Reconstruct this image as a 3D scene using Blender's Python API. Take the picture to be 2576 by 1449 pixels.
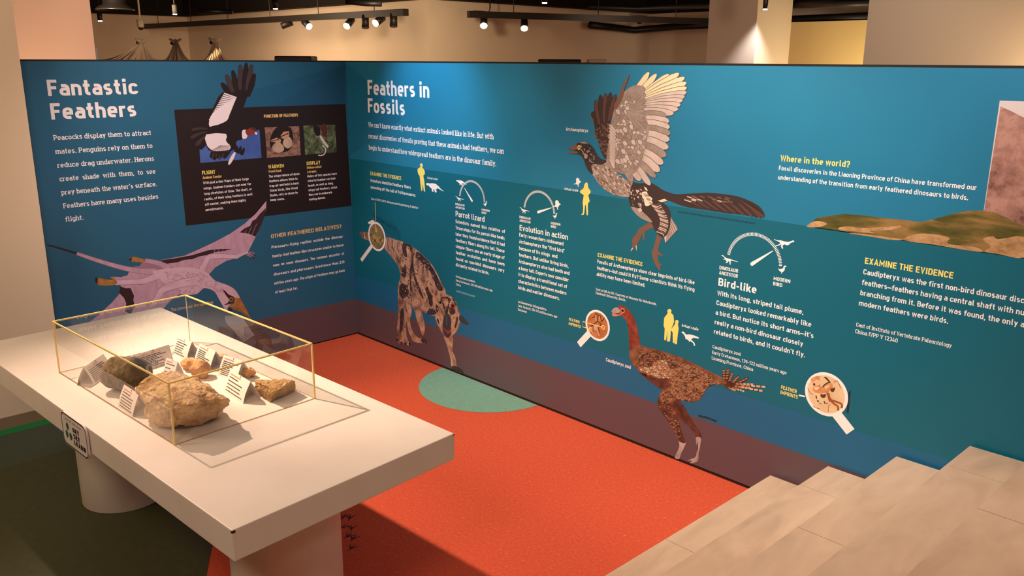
import bpy, bmesh, math, random
from mathutils import Vector, Matrix, noise
from mathutils.geometry import tessellate_polygon

SC = bpy.context.scene
COL = SC.collection
for o in list(bpy.data.objects):
    bpy.data.objects.remove(o)
random.seed(7)

# ------------------------------------------------------------------ camera
IW, IH = 2576, 1449
FPX = 2174.4
YAW, PITCH, ROLL = -0.8064, 0.2576, 0.0055
CAM = Vector((6.374, -4.167, 2.4106))
FWD = Vector((math.sin(YAW) * math.cos(PITCH), math.cos(YAW) * math.cos(PITCH), -math.sin(PITCH)))
_r = Vector((math.cos(YAW), -math.sin(YAW), 0))
_u = _r.cross(FWD)
RGT = _r * math.cos(ROLL) + _u * math.sin(ROLL)
UPV = -_r * math.sin(ROLL) + _u * math.cos(ROLL)
cam_data = bpy.data.cameras.new('camera')
cam = bpy.data.objects.new('camera', cam_data)
COL.objects.link(cam)
cam_data.sensor_width = 36
cam_data.lens = FPX / IW * 36
cam_data.clip_start = 0.05
m = Matrix.Identity(4)
for i in range(3):
    m[i][0], m[i][1], m[i][2], m[i][3] = RGT[i], UPV[i], -FWD[i], CAM[i]
cam.matrix_world = m
SC.camera = cam

# ------------------------------------------------------------------ exposure, world, lights
SC.view_settings.view_transform = 'Standard'
SC.view_settings.look = 'None'
SC.view_settings.exposure = 0.0
SC.view_settings.gamma = 1.0
SC.view_settings.use_curve_mapping = False
SC.cycles.max_bounces = 6
SC.cycles.diffuse_bounces = 3
SC.cycles.glossy_bounces = 3
SC.cycles.transparent_max_bounces = 14
SC.cycles.use_denoising = True
SC.cycles.sample_clamp_indirect = 3.0
world = bpy.data.worlds.new('world')
SC.world = world
world.use_nodes = True
world.node_tree.nodes['Background'].inputs[0].default_value = (1.0, 0.72, 0.55, 1)
world.node_tree.nodes['Background'].inputs[1].default_value = 0.05

def lamp(kind, loc, target, energy, color, size=0.08, angle=70, blend=0.6):
    d = bpy.data.lights.new('lamp', kind)
    d.energy = energy
    d.color = color
    o = bpy.data.objects.new('lamp', d)
    COL.objects.link(o)
    o.location = loc
    if kind == 'SPOT':
        d.spot_size = math.radians(angle)
        d.spot_blend = blend
        d.shadow_soft_size = size
    elif kind == 'AREA':
        d.shape = 'DISK'
        d.size = size
    else:
        d.shadow_soft_size = size
    if target is not None:
        o.rotation_euler = (Vector(target) - Vector(loc)).to_track_quat('-Z', 'Y').to_euler()
    return o

WARM = (1.0, 0.74, 0.48)
WHITE = (1.0, 0.86, 0.74)
COOL = (0.58, 0.82, 1.0)
# the spotlight over the table: it throws the case's and the table's shadows
lamp('SPOT', (0.95, -3.05, 3.15), (2.95, -2.4, 0.9), 320, (1.0, 0.70, 0.54), 0.03, 72, 1.0)
lamp('SPOT', (0.95, -3.02, 3.17), (3.0, -0.85, 0.0), 440, (1.0, 0.76, 0.56), 0.03, 62, 0.7)  # second beam added at the same place to brighten the floor
# the cool spot washing the right panel by the corner
lamp('SPOT', (1.15, -0.85, 3.3), (1.15, 0.0, 2.0), 145, COOL, 0.05, 60, 1.0)
# spots over both panels
lamp('SPOT', (3.7, -1.5, 3.6), (3.75, 0.0, 1.6), 250, WHITE, 0.1, 72, 1.0)
lamp('SPOT', (2.0, -1.5, 3.7), (1.6, 0.0, 0.75), 210, WHITE, 0.1, 58, 1.0)
lamp('SPOT', (5.2, -1.9, 3.6), (5.0, 0.0, 1.2), 165, WHITE, 0.1, 80, 1.0)
lamp('SPOT', (5.0, -0.55, 3.2), (5.0, 0.05, 2.2), 26, (1.0, 0.82, 0.85), 0.05, 70, 1.0)
lamp('SPOT', (2.4, -1.5, 3.6), (0.0, -1.25, 1.2), 250, (1.0, 0.86, 0.80), 0.08, 66, 1.0)  # added to brighten the left panel
# added fill lamps, unseen, for the hall's soft general light
lamp('AREA', (3.2, -2.6, 3.9), (3.2, -2.6, 0), 24, (1.0, 0.76, 0.58), 3.5)
lamp('SPOT', (7.0, -1.4, 3.8), (5.5, -1.8, 0.4), 160, (1.0, 0.70, 0.52), 0.4, 58, 0.8)
lamp('AREA', (1.6, -5.2, 3.6), (0.0, -3.2, 1.4), 55, WARM, 1.0)
# unseen wash and fill lamps added for the hall behind the panels
lamp('AREA', (-5.5, 1.2, 3.0), (-6.5, 3.5, 2.3), 75, (1.0, 0.72, 0.45), 1.5)
lamp('SPOT', (-1.0, 1.6, 3.0), (-4.2, 3.5, 2.2), 260, (1.0, 0.74, 0.46), 0.1, 80, 1.0)
lamp('AREA', (-0.8, 5.8, 2.9), (-2.5, 7.2, 2.4), 9, (1.0, 0.72, 0.5), 1.0)
lamp('POINT', (-0.8, -2.0, 2.15), None, 13, (1.0, 0.68, 0.42), 0.1)
lamp('SPOT', (0.3, -0.9, 3.4), (-1.6, -2.0, 3.0), 75, (1.0, 0.68, 0.55), 0.1, 100, 1.0)
lamp('SPOT', (3.2, 2.0, 2.9), (0.1, 5.8, 2.6), 130, (1.0, 0.76, 0.64), 0.1, 34, 0.6)
lamp('SPOT', (-2.4, -1.4, 3.1), (-5.3, 0.85, 2.5), 170, (1.0, 0.8, 0.6), 0.1, 38, 0.8)
lamp('AREA', (5.4, -4.9, 3.5), (3.0, -2.7, 0.8), 42, (1.0, 0.73, 0.58), 0.8)  # added fill from the camera's side, for the table and rock fronts
lamp('POINT', (4.75, 2.7, 2.15), None, 40, (1.0, 0.74, 0.46), 0.15)
lamp('SPOT', (3.6, 1.4, 3.4), (3.2, 3.2, 2.6), 40, (1.0, 0.8, 0.7), 0.1, 70, 1.0)
lamp('POINT', (1.6, 6.4, 1.9), None, 70, (1.0, 0.82, 0.5), 0.2)

# ------------------------------------------------------------------ pixel -> place
def ray(x, y):
    return FWD + RGT * ((x - IW / 2) / FPX) + UPV * ((IH / 2 - y) / FPX)

def hit(x, y, axis, val):
    d = ray(x, y)
    return CAM + d * ((val - CAM[axis]) / d[axis])

def project(P):
    d = Vector(P) - CAM
    z = d.dot(FWD)
    return (IW / 2 + FPX * d.dot(RGT) / z, IH / 2 - FPX * d.dot(UPV) / z)

class Wall:
    """A printed panel: u runs to the reader's right along it, v is the height."""
    def __init__(self, axis, val, out):
        self.axis, self.val, self.out = axis, val, out
    def uv(self, x, y):
        p = hit(x, y, self.axis, self.val)
        return (p.x if self.axis == 1 else p.y, p.z)
    def at(self, u, v, layer=0):
        e = self.val + self.out * (0.0003 + 0.00007 * max(layer, 0))
        return Vector((u, e, v)) if self.axis == 1 else Vector((e, u, v))
    def u_at(self, xr, y0, v):
        y = y0
        for _ in range(12):
            u, vv = self.uv(xr, y)
            y = project(self.at(u, v, 0))[1]
        return u

WR = Wall(1, 0.0, -1)
WL = Wall(0, 0.0, 1)

# ------------------------------------------------------------------ materials
def s2l(c):
    c = c / 255.0
    return c / 12.92 if c <= 0.04045 else ((c + 0.055) / 1.055) ** 2.4

def rgb(r, g, b):
    return (s2l(r), s2l(g), s2l(b), 1)

MATS = {}
def mat(name, color, rough=0.6, spec=0.3, metal=0.0, emit=None, estr=0.0):
    if name in MATS:
        return MATS[name]
    mt = bpy.data.materials.new(name)
    mt.use_nodes = True
    b = mt.node_tree.nodes['Principled BSDF']
    b.inputs['Base Color'].default_value = color
    b.inputs['Roughness'].default_value = rough
    b.inputs['Specular IOR Level'].default_value = spec
    b.inputs['Metallic'].default_value = metal
    if emit:
        b.inputs['Emission Color'].default_value = emit
        b.inputs['Emission Strength'].default_value = estr
    MATS[name] = mt
    return mt

def noise_mat(name, stops, scale=8.0, rough=0.7, spec=0.3, detail=6.0, stretch=(1, 1, 1), bump=0.0, bscale=None,
              distortion=0.0, kind='noise', nrough=0.6):
    """Procedural noise through a colour ramp; stops = [(position, colour), ...]."""
    if name in MATS:
        return MATS[name]
    mt = bpy.data.materials.new(name)
    mt.use_nodes = True
    nt = mt.node_tree
    b = nt.nodes['Principled BSDF']
    b.inputs['Roughness'].default_value = rough
    b.inputs['Specular IOR Level'].default_value = spec
    tc = nt.nodes.new('ShaderNodeTexCoord')
    mp = nt.nodes.new('ShaderNodeMapping')
    mp.inputs['Scale'].default_value = stretch
    nt.links.new(tc.outputs['Object'], mp.inputs[0])
    if kind == 'noise':
        n = nt.nodes.new('ShaderNodeTexNoise')
        n.inputs['Detail'].default_value = detail
        n.inputs['Roughness'].default_value = nrough
        n.inputs['Distortion'].default_value = distortion
        out = n.outputs['Fac']
    elif kind == 'voronoi':
        n = nt.nodes.new('ShaderNodeTexVoronoi')
        out = n.outputs['Distance']
    else:
        n = nt.nodes.new('ShaderNodeTexWave')
        n.inputs['Distortion'].default_value = distortion
        n.inputs['Detail'].default_value = detail
        out = n.outputs['Fac']
    n.inputs['Scale'].default_value = scale
    nt.links.new(mp.outputs[0], n.inputs['Vector'])
    r = nt.nodes.new('ShaderNodeValToRGB')
    els = r.color_ramp.elements
    while len(els) < len(stops):
        els.new(0.5)
    for e, (p, c) in zip(els, stops):
        e.position = p
        e.color = c
    nt.links.new(out, r.inputs[0])
    nt.links.new(r.outputs[0], b.inputs['Base Color'])
    if bump:
        bp = nt.nodes.new('ShaderNodeBump')
        bp.inputs['Strength'].default_value = bump
        bp.inputs['Distance'].default_value = 0.01
        if bscale:
            n2 = nt.nodes.new('ShaderNodeTexNoise')
            n2.inputs['Scale'].default_value = bscale
            n2.inputs['Detail'].default_value = 8
            nt.links.new(mp.outputs[0], n2.inputs['Vector'])
            nt.links.new(n2.outputs['Fac'], bp.inputs['Height'])
        else:
            nt.links.new(out, bp.inputs['Height'])
        nt.links.new(bp.outputs[0], b.inputs['Normal'])
    MATS[name] = mt
    return mt

# ------------------------------------------------------------------ objects
def empty(name, loc=(0, 0, 0)):
    o = bpy.data.objects.new(name, None)
    COL.objects.link(o)
    o.location = loc
    o.empty_display_size = 0.05
    return o

def tag(o, label=None, cat=None, group=None, kind=None):
    if label:
        o['label'] = label
    if cat:
        o['category'] = cat
    if group:
        o['group'] = group
    if kind:
        o['kind'] = kind
    return o

def link(name, bm_or_me, mats, parent=None, smooth=False):
    if isinstance(bm_or_me, bmesh.types.BMesh):
        me = bpy.data.meshes.new(name)
        bm_or_me.normal_update()
        bm_or_me.to_mesh(me)
        bm_or_me.free()
    else:
        me = bm_or_me
    if not isinstance(mats, (list, tuple)):
        mats = [mats]
    for mt in mats:
        me.materials.append(mt)
    if smooth:
        for p in me.polygons:
            p.use_smooth = True
    o = bpy.data.objects.new(name, me)
    COL.objects.link(o)
    if parent is not None:
        o.parent = parent
        o.matrix_parent_inverse = Matrix.Translation(-world_loc(parent))
    return o

def world_loc(o):
    # every parent here is only translated
    loc = Vector(o.location)
    return loc

def struct(name, bm, mats, parent=None, smooth=False):
    o = link(name, bm, mats, parent, smooth)
    if parent is None:
        o['kind'] = 'structure'
    return o

def hexa(bm, lo, hi, mi=0):
    """Box between two quads: lo = 4 points, hi = 4 points above them."""
    vs = [bm.verts.new(p) for p in list(lo) + list(hi)]
    fs = [(3, 2, 1, 0), (4, 5, 6, 7), (0, 1, 5, 4), (1, 2, 6, 5), (2, 3, 7, 6), (3, 0, 4, 7)]
    for f in fs:
        bm.faces.new([vs[i] for i in f]).material_index = mi
    return vs

def box(bm, x0, x1, y0, y1, z0, z1, mi=0):
    return hexa(bm, [(x0, y0, z0), (x1, y0, z0), (x1, y1, z0), (x0, y1, z0)],
                [(x0, y0, z1), (x1, y0, z1), (x1, y1, z1), (x0, y1, z1)], mi)

def bev(bm, w, seg=2):
    bmesh.ops.recalc_face_normals(bm, faces=bm.faces)
    bmesh.ops.bevel(bm, geom=list(bm.edges), offset=w, segments=seg, affect='EDGES', profile=0.6)

def tube(bm, pts, rad, n=10, mi=0, caps=True):
    """Round tube along a polyline; rad is a number or one per point."""
    pts = [Vector(p) for p in pts]
    rings = []
    for i, p in enumerate(pts):
        a = pts[max(i - 1, 0)]
        b = pts[min(i + 1, len(pts) - 1)]
        t = (b - a).normalized()
        s = t.cross(Vector((0, 0, 1)) if abs(t.z) < 0.95 else Vector((1, 0, 0))).normalized()
        w = t.cross(s)
        r = rad[i] if isinstance(rad, (list, tuple)) else rad
        rings.append([bm.verts.new(p + (s * math.cos(k * 2 * math.pi / n) + w * math.sin(k * 2 * math.pi / n)) * r) for k in range(n)])
    for a, b in zip(rings, rings[1:]):
        for k in range(n):
            bm.faces.new([a[k], a[(k + 1) % n], b[(k + 1) % n], b[k]]).material_index = mi
    if caps:
        bm.faces.new(rings[0][::-1]).material_index = mi
        bm.faces.new(rings[-1]).material_index = mi

def new():
    return bmesh.new()
# ------------------------------------------------------------------ lettering
# A drawn stroke alphabet: centre lines with rounded corners, thickened to ribbons.  Cap height 1, x-height .72.
def glyph(ch, t):
    """-> (strokes, width, serifs, dots).  stroke = (points, corner radius, closed)"""
    h = t / 2
    X, Cc, B, D = 0.72 - h, 1 - h, h, -0.24 + h
    w = 0.54
    l, r, md = h, w - h, w / 2
    R = 0.17
    S, sf, dots = [], [], []
    def s(pts, rad=R, closed=False):
        S.append((pts, rad, closed))
    def fs(x, y, k='c'):
        sf.append((x, y, k))
    k = ch
    if k == 'a':
        s([(l + .02, X), (r, X), (r, 0)]); s([(r, .41), (l, .41), (l, B), (r, B)], .14); fs(r, 0, 'r'); w = .52
    elif k == 'b':
        s([(l, 0), (l, 1)]); s([(l, X), (r, X), (r, B), (l, B)]); fs(l, 1, 'l')
    elif k == 'c':
        s([(r, .5), (r, X), (l, X), (l, B), (r, B), (r, .21)], .16); w = .5
    elif k == 'd':
        s([(r, 0), (r, 1)]); s([(r, X), (l, X), (l, B), (r, B)]); fs(r, 1, 'l'); fs(r, 0, 'r')
    elif k == 'e':
        s([(l, .36), (r, .36), (r, X), (l, X), (l, B), (r - .02, B)], R)
        S[-1] = ([(l, .36), (r, .36, .0), (r, X), (l, X), (l, B), (r - .02, B)], R, False)
    elif k == 'f':
        s([(.19, 0), (.19, Cc), (.42, Cc)]); s([(.0, X), (.38, X)], 0); w = .4; fs(.19, 0)
    elif k == 'g':
        s([(r, X), (l, X), (l, B), (r, B)]); s([(r, .72), (r, D), (l + .03, D)])
    elif k == 'h':
        s([(l, 0), (l, 1)]); s([(l, X), (r, X), (r, 0)]); fs(l, 0); fs(r, 0); fs(l, 1, 'l')
    elif k in 'ij':
        if k == 'i':
            s([(.12, 0), (.12, .72)]); fs(.12, 0); fs(.12, .72, 'l')
        else:
            s([(.12, .72), (.12, D), (-.05, D)], .12); fs(.12, .72, 'l')
        dots.append((.12, .91)); w = .24
    elif k == 'k':
        s([(l, 0), (l, 1)]); s([(r, .72), (l + h, .3)], 0); s([(l + .15, .42), (r + .03, 0)], 0); fs(l, 0); fs(l, 1, 'l'); fs(r, 0)
    elif k == 'l':
        s([(.12, 1), (.12, B), (.27, B)], .12); w = .3; fs(.12, 1, 'l'); fs(.14, 0)
    elif k == 'm':
        w = .86; a = w / 2
        s([(l, 0), (l, .72)]); s([(l, X), (a, X), (a, 0)], .15); s([(a, X), (w - h, X), (w - h, 0)], .15)
        fs(l, 0); fs(a, 0); fs(w - h, 0); fs(l, .72, 'l')
    elif k == 'n':
        s([(l, 0), (l, .72)]); s([(l, X), (r, X), (r, 0)]); fs(l, 0); fs(r, 0); fs(l, .72, 'l')
    elif k == 'o':
        s([(l, X), (r, X), (r, B), (l, B)], R, True)
    elif k == 'p':
        s([(l, -.24), (l, .72)]); s([(l, X), (r, X), (r, B), (l, B)]); fs(l, -.24); fs(l, .72, 'l')
    elif k == 'q':
        s([(r, -.24), (r, .72)]); s([(r, X), (l, X), (l, B), (r, B)]); fs(r, -.24)
    elif k == 'r':
        s([(l, 0), (l, .72)]); s([(l, X - .04), (l + .06, X), (.36, X)], .08); w = .38; fs(l, 0); fs(l, .72, 'l')
    elif k == 's':
        w = .48; r = w - h
        s([(r - .01, X), (l, X), (l, .37), (r, .35), (r, B), (l + .01, B)], .13)
    elif k == 't':
        s([(.17, .95), (.17, B), (.36, B)], .13); s([(.0, X), (.36, X)], 0); w = .38
    elif k == 'u':
        s([(l, .72), (l, B), (r, B), (r, .3)]); s([(r, .72), (r, 0)]); fs(l, .72, 'l'); fs(r, .72, 'l'); fs(r, 0, 'r')
    elif k == '\xfc':
        s([(l, .72), (l, B), (r, B), (r, .3)]); s([(r, .72), (r, 0)]); dots += [(.15, .9), (.39, .9)]
    elif k == 'v':
        s([(l, .72), (md, h * .6), (r, .72)], 0); fs(l, .72); fs(r, .72)
    elif k == 'w':
        w = .8; a = w / 2
        s([(l, .72), (.22, h * .6), (a, .66), (w - .22, h * .6), (w - h, .72)], 0); fs(l, .72); fs(w - h, .72)
    elif k == 'x':
        s([(l, .72), (r, 0)], 0); s([(r, .72), (l, 0)], 0); fs(l, 0); fs(r, 0)
    elif k == 'y':
        s([(l, .72), (md + .01, .06)], 0); s([(r, .72), (md - .1, -.24)], 0); fs(l, .72); fs(r, .72)
    elif k == 'z':
        w = .48; s([(l, X), (w - h, X), (l, B), (w - h, B)], 0)
    elif k == 'A':
        w = .66; s([(h, 0), (w / 2, 1 - h * .4), (w - h, 0)], 0); s([(.16, .27), (w - .16, .27)], 0); fs(h, 0); fs(w - h, 0)
    elif k == 'B':
        w = .6; r = w - h
        s([(l, Cc), (r - .03, Cc), (r - .03, .52), (l, .52)], .15); s([(l, .52), (r, .52), (r, B), (l, B)], .16); s([(l, 0), (l, 1)])
    elif k == 'C':
        w = .58; r = w - h; s([(r, .7), (r, Cc), (l, Cc), (l, B), (r, B), (r, .3)], .2)
    elif k == 'D':
        w = .6; r = w - h; s([(l, Cc), (r, Cc), (r, B), (l, B)], .2); s([(l, 0), (l, 1)]); fs(l, 0, 'l'); fs(l, 1, 'l')
    elif k == 'E':
        w = .52; s([(w, Cc), (l, Cc), (l, B), (w, B)], 0); s([(l, .52), (w - .05, .52)], 0)
    elif k == 'F':
        w = .5; s([(w, Cc), (l, Cc), (l, 0)], 0); s([(l, .5), (w - .05, .5)], 0); fs(l, 0); fs(l, 1, 'l')
    elif k == 'G':
        w = .6; r = w - h; s([(r, .72), (r, Cc), (l, Cc), (l, B), (r, B), (r, .46), (.3, .46)], .2); S[-1] = ([(r, .72), (r, Cc), (l, Cc), (l, B), (r, B), (r, .46, 0), (.3, .46)], .2, False)
    elif k == 'H':
        w = .62; r = w - h; s([(l, 0), (l, 1)]); s([(r, 0), (r, 1)]); s([(l, .52), (r, .52)]); fs(l, 0); fs(r, 0); fs(l, 1); fs(r, 1)
    elif k == 'I':
        w = .22; s([(.11, 0), (.11, 1)]); fs(.11, 0); fs(.11, 1)
    elif k == 'J':
        w = .5; s([(w - h, 1), (w - h, B), (l, B), (l, .25)]); fs(w - h, 1)
    elif k == 'K':
        w = .6; s([(l, 0), (l, 1)]); s([(w - h, 1), (l + h * .5, .4)], 0); s([(.22, .58), (w - h, 0)], 0); fs(l, 0); fs(l, 1); fs(w - h, 0)
    elif k == 'L':
        w = .48; s([(l, 1), (l, B), (w, B)], 0); fs(l, 1)
    elif k == 'M':
        w = .76; r = w - h; s([(l, 0), (l, Cc), (w / 2, .3), (r, Cc), (r, 0)], 0); fs(l, 0); fs(r, 0)
    elif k == 'N':
        w = .64; r = w - h; s([(l, 0), (l, 1)]); s([(r, 0), (r, 1)]); s([(l, .98), (r, .02)], 0); fs(l, 0); fs(r, 1)
    elif k == 'O':
        w = .6; r = w - h; s([(l, Cc), (r, Cc), (r, B), (l, B)], .22, True)
    elif k == 'P':
        w = .57; r = w - h; s([(l, Cc), (r, Cc), (r, .43), (l, .43)], .18); s([(l, 0), (l, 1)]); fs(l, 0); fs(l, 1, 'l')
    elif k == 'R':
        w = .6; r = w - h; s([(l, Cc), (r - .02, Cc), (r - .02, .45), (l, .45)], .18); s([(l, 0), (l, 1)]); s([(.3, .45), (r, 0)], 0); fs(l, 0); fs(r, 0)
    elif k == 'S':
        w = .56; r = w - h; s([(r, .76), (r, Cc), (l, Cc), (l, .53), (r, .5), (r, B), (l, B), (l, .24)], .16)
    elif k == 'T':
        w = .52; s([(0, Cc), (w, Cc)], 0); s([(w / 2, 0), (w / 2, 1)], 0); fs(w / 2, 0)
    elif k == 'U':
        w = .6; r = w - h; s([(l, 1), (l, B), (r, B), (r, 1)], .2); fs(l, 1); fs(r, 1)
    elif k == 'V':
        w = .62; s([(h, 1), (w / 2, h * .5), (w - h, 1)], 0); fs(h, 1); fs(w - h, 1)
    elif k == 'W':
        w = .94; s([(h, 1), (.27, h * .5), (.47, .9), (.67, h * .5), (w - h, 1)], 0); fs(h, 1); fs(w - h, 1)
    elif k == 'X':
        w = .6; s([(h, 1), (w - h, 0)], 0); s([(w - h, 1), (h, 0)], 0)
    elif k == 'Y':
        w = .6; s([(h, 1), (w / 2, .45), (w / 2, 0)], 0); s([(w - h, 1), (w / 2, .45)], 0); fs(w / 2, 0)
    elif k == 'Z':
        w = .54; s([(.02, Cc), (w - h, Cc), (h, B), (w, B)], 0)
    elif k == '6':
        s([(r, Cc), (l, Cc), (l, B), (r, B), (r, .55), (l, .55)], .17)
    elif k == '8':
        s([(l, Cc), (r, Cc), (r, B), (l, B)], .18, True); s([(l, .52), (r, .52)], 0)
    elif k == '0':
        w = .54; s([(l, Cc), (r, Cc), (r, B), (l, B)], .19, True)
    elif k == '1':
        w = .36; s([(.0, .76), (.22, Cc), (.22, 0)], 0); fs(.22, 0)
    elif k == '2':
        s([(l, .74), (l, Cc), (r, Cc), (r, .56), (l, B), (w, B)], .17); S[-1] = ([(l, .74), (l, Cc), (r, Cc), (r, .56), (l, B, 0), (w, B)], .17, False)
    elif k == '3':
        s([(l, Cc), (r, Cc), (r, .53), (.2, .53)], .15); s([(.2, .53), (r, .53), (r, B), (l, B)], .16)
    elif k == '4':
        w = .58; s([(.3, 1), (.06, .24), (w, .24)], 0); s([(.42, .52), (.42, 0)], 0)
    elif k == '5':
        s([(w - .02, Cc), (l, Cc), (l, .58), (r, .58), (r, B), (l, B)], .16); S[-1] = ([(w - .02, Cc), (l, Cc, 0), (l, .58, 0), (r, .58), (r, B), (l, B)], .16, False)
    elif k == '7':
        s([(0, Cc), (r, Cc), (.18, 0)], 0)
    elif k == '9':
        s([(r, .47), (l, .47), (l, Cc), (r, Cc), (r, B), (l + .04, B)], .17)
    elif k == '.':
        w = .2; dots.append((.1, h))
    elif k == ',':
        w = .2; s([(.12, .12), (.06, -.16)], 0)
    elif k == ';':
        w = .22; s([(.12, .12), (.06, -.16)], 0); dots.append((.12, .5))
    elif k == '-':
        w = .34; s([(.02, .36), (.32, .36)], 0)
    elif k == '\u2013':
        w = .5; s([(.0, .36), (.5, .36)], 0)
    elif k == '\u2014':
        w = .66; s([(-.05, .36), (.71, .36)], 0)
    elif k == '\u2019':
        w = .18; s([(.11, 1), (.06, .74)], 0)
    elif k in '\u201c\u201d':
        w = .34; s([(.08, 1), (.06, .74)], 0); s([(.24, 1), (.22, .74)], 0)
    elif k == '?':
        w = .5; r = w - h; s([(l, .74), (l, Cc), (r, Cc), (r, .5), (.24, .46), (.24, .26)], .15); dots.append((.24, h))
    elif k == ' ':
        w = .2
    else:
        raise ValueError('no glyph ' + repr(ch))
    return S, w, sf, dots

def rounded(pts, rad, closed, seg=4):
    n = len(pts)
    out = []
    for i, p in enumerate(pts):
        q = Vector((p[0], p[1]))
        rr = p[2] if len(p) > 2 else rad
        if (not closed and i in (0, n - 1)) or rr <= 0:
            out.append(q)
            continue
        a = Vector(pts[i - 1][:2]); b = Vector(pts[(i + 1) % n][:2])
        va, vb = a - q, b - q
        la, lb = va.length, vb.length
        rr = min(rr, la * (.5 if closed or i > 1 else 1.0), lb * (.5 if closed or i < n - 2 else 1.0))
        va.normalize(); vb.normalize()
        p0, p2 = q + va * rr, q + vb * rr
        for j in range(seg + 1):
            f = j / seg
            # a rounder corner than a plain quadratic
            c0, c1 = p0 - va * rr * .56, p2 - vb * rr * .56
            out.append(p0 * (1 - f) ** 3 + c0 * 3 * f * (1 - f) ** 2 + c1 * 3 * f * f * (1 - f) + p2 * f ** 3)
    res = [out[0]]
    for q in out[1:]:
        if (q - res[-1]).length > 1e-5:
            res.append(q)
    if closed and (res[0] - res[-1]).length < 1e-5:
        res.pop()
    return res

def ribbon(pts, h, closed):
    """quads of a ribbon of half width h, mitred"""
    n = len(pts)
    L, Rr = [], []
    for i in range(n):
        p = pts[i]
        a = pts[i - 1] if (i > 0 or closed) else None
        b = pts[(i + 1) % n] if (i < n - 1 or closed) else None
        d0 = (p - a).normalized() if a is not None else None
        d1 = (b - p).normalized() if b is not None else None
        if d0 is None: d0 = d1
        if d1 is None: d1 = d0
        n0, n1 = Vector((-d0.y, d0.x)), Vector((-d1.y, d1.x))
        mv = n0 + n1
        if mv.length < .2:
            mv = n0.copy()
        mv.normalize()
        k = h / max(mv.dot(n0), .42)
        L.append(p + mv * k); Rr.append(p - mv * k)
    q = []
    for i in range(n if closed else n - 1):
        j = (i + 1) % n
        q.append((L[i], Rr[i], Rr[j], L[j]))
    return q

GCACHE = {}
def glyph_quads(ch, t, slab):
    key = (ch, t, slab)
    if key not in GCACHE:
        S, w, sf, dots = glyph(ch, t)
        q = []
        for n_, (pts, rad, closed) in enumerate(S):
            q += [(k_, n_) for k_ in ribbon(rounded(pts, rad, closed), t / 2, closed)]
        h = t / 2
        def rect(x0, x1, y0, y1):
            q.append(((Vector((x0, y1)), Vector((x0, y0)), Vector((x1, y0)), Vector((x1, y1))), len(S) + len(q) % 3))
        for x, y in dots:
            rect(x - h * 1.1, x + h * 1.1, y - h * 1.1, y + h * 1.1)
        if slab:
            e, th = .075, t * .75
            for x, y, kd in sf:
                x0 = x - h - (e if kd in 'cl' else 0)
                x1 = x + h + (e if kd in 'cr' else 0)
                if y <= 0:
                    rect(x0, x1, y, y + th)
                else:
                    rect(x0, x1, y - th, y)
        GCACHE[key] = (q, w)
    return GCACHE[key]

def text_width(txt, t, slab, gap):
    return sum(glyph_quads(c, t, slab)[1] + gap for c in txt) - gap

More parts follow.
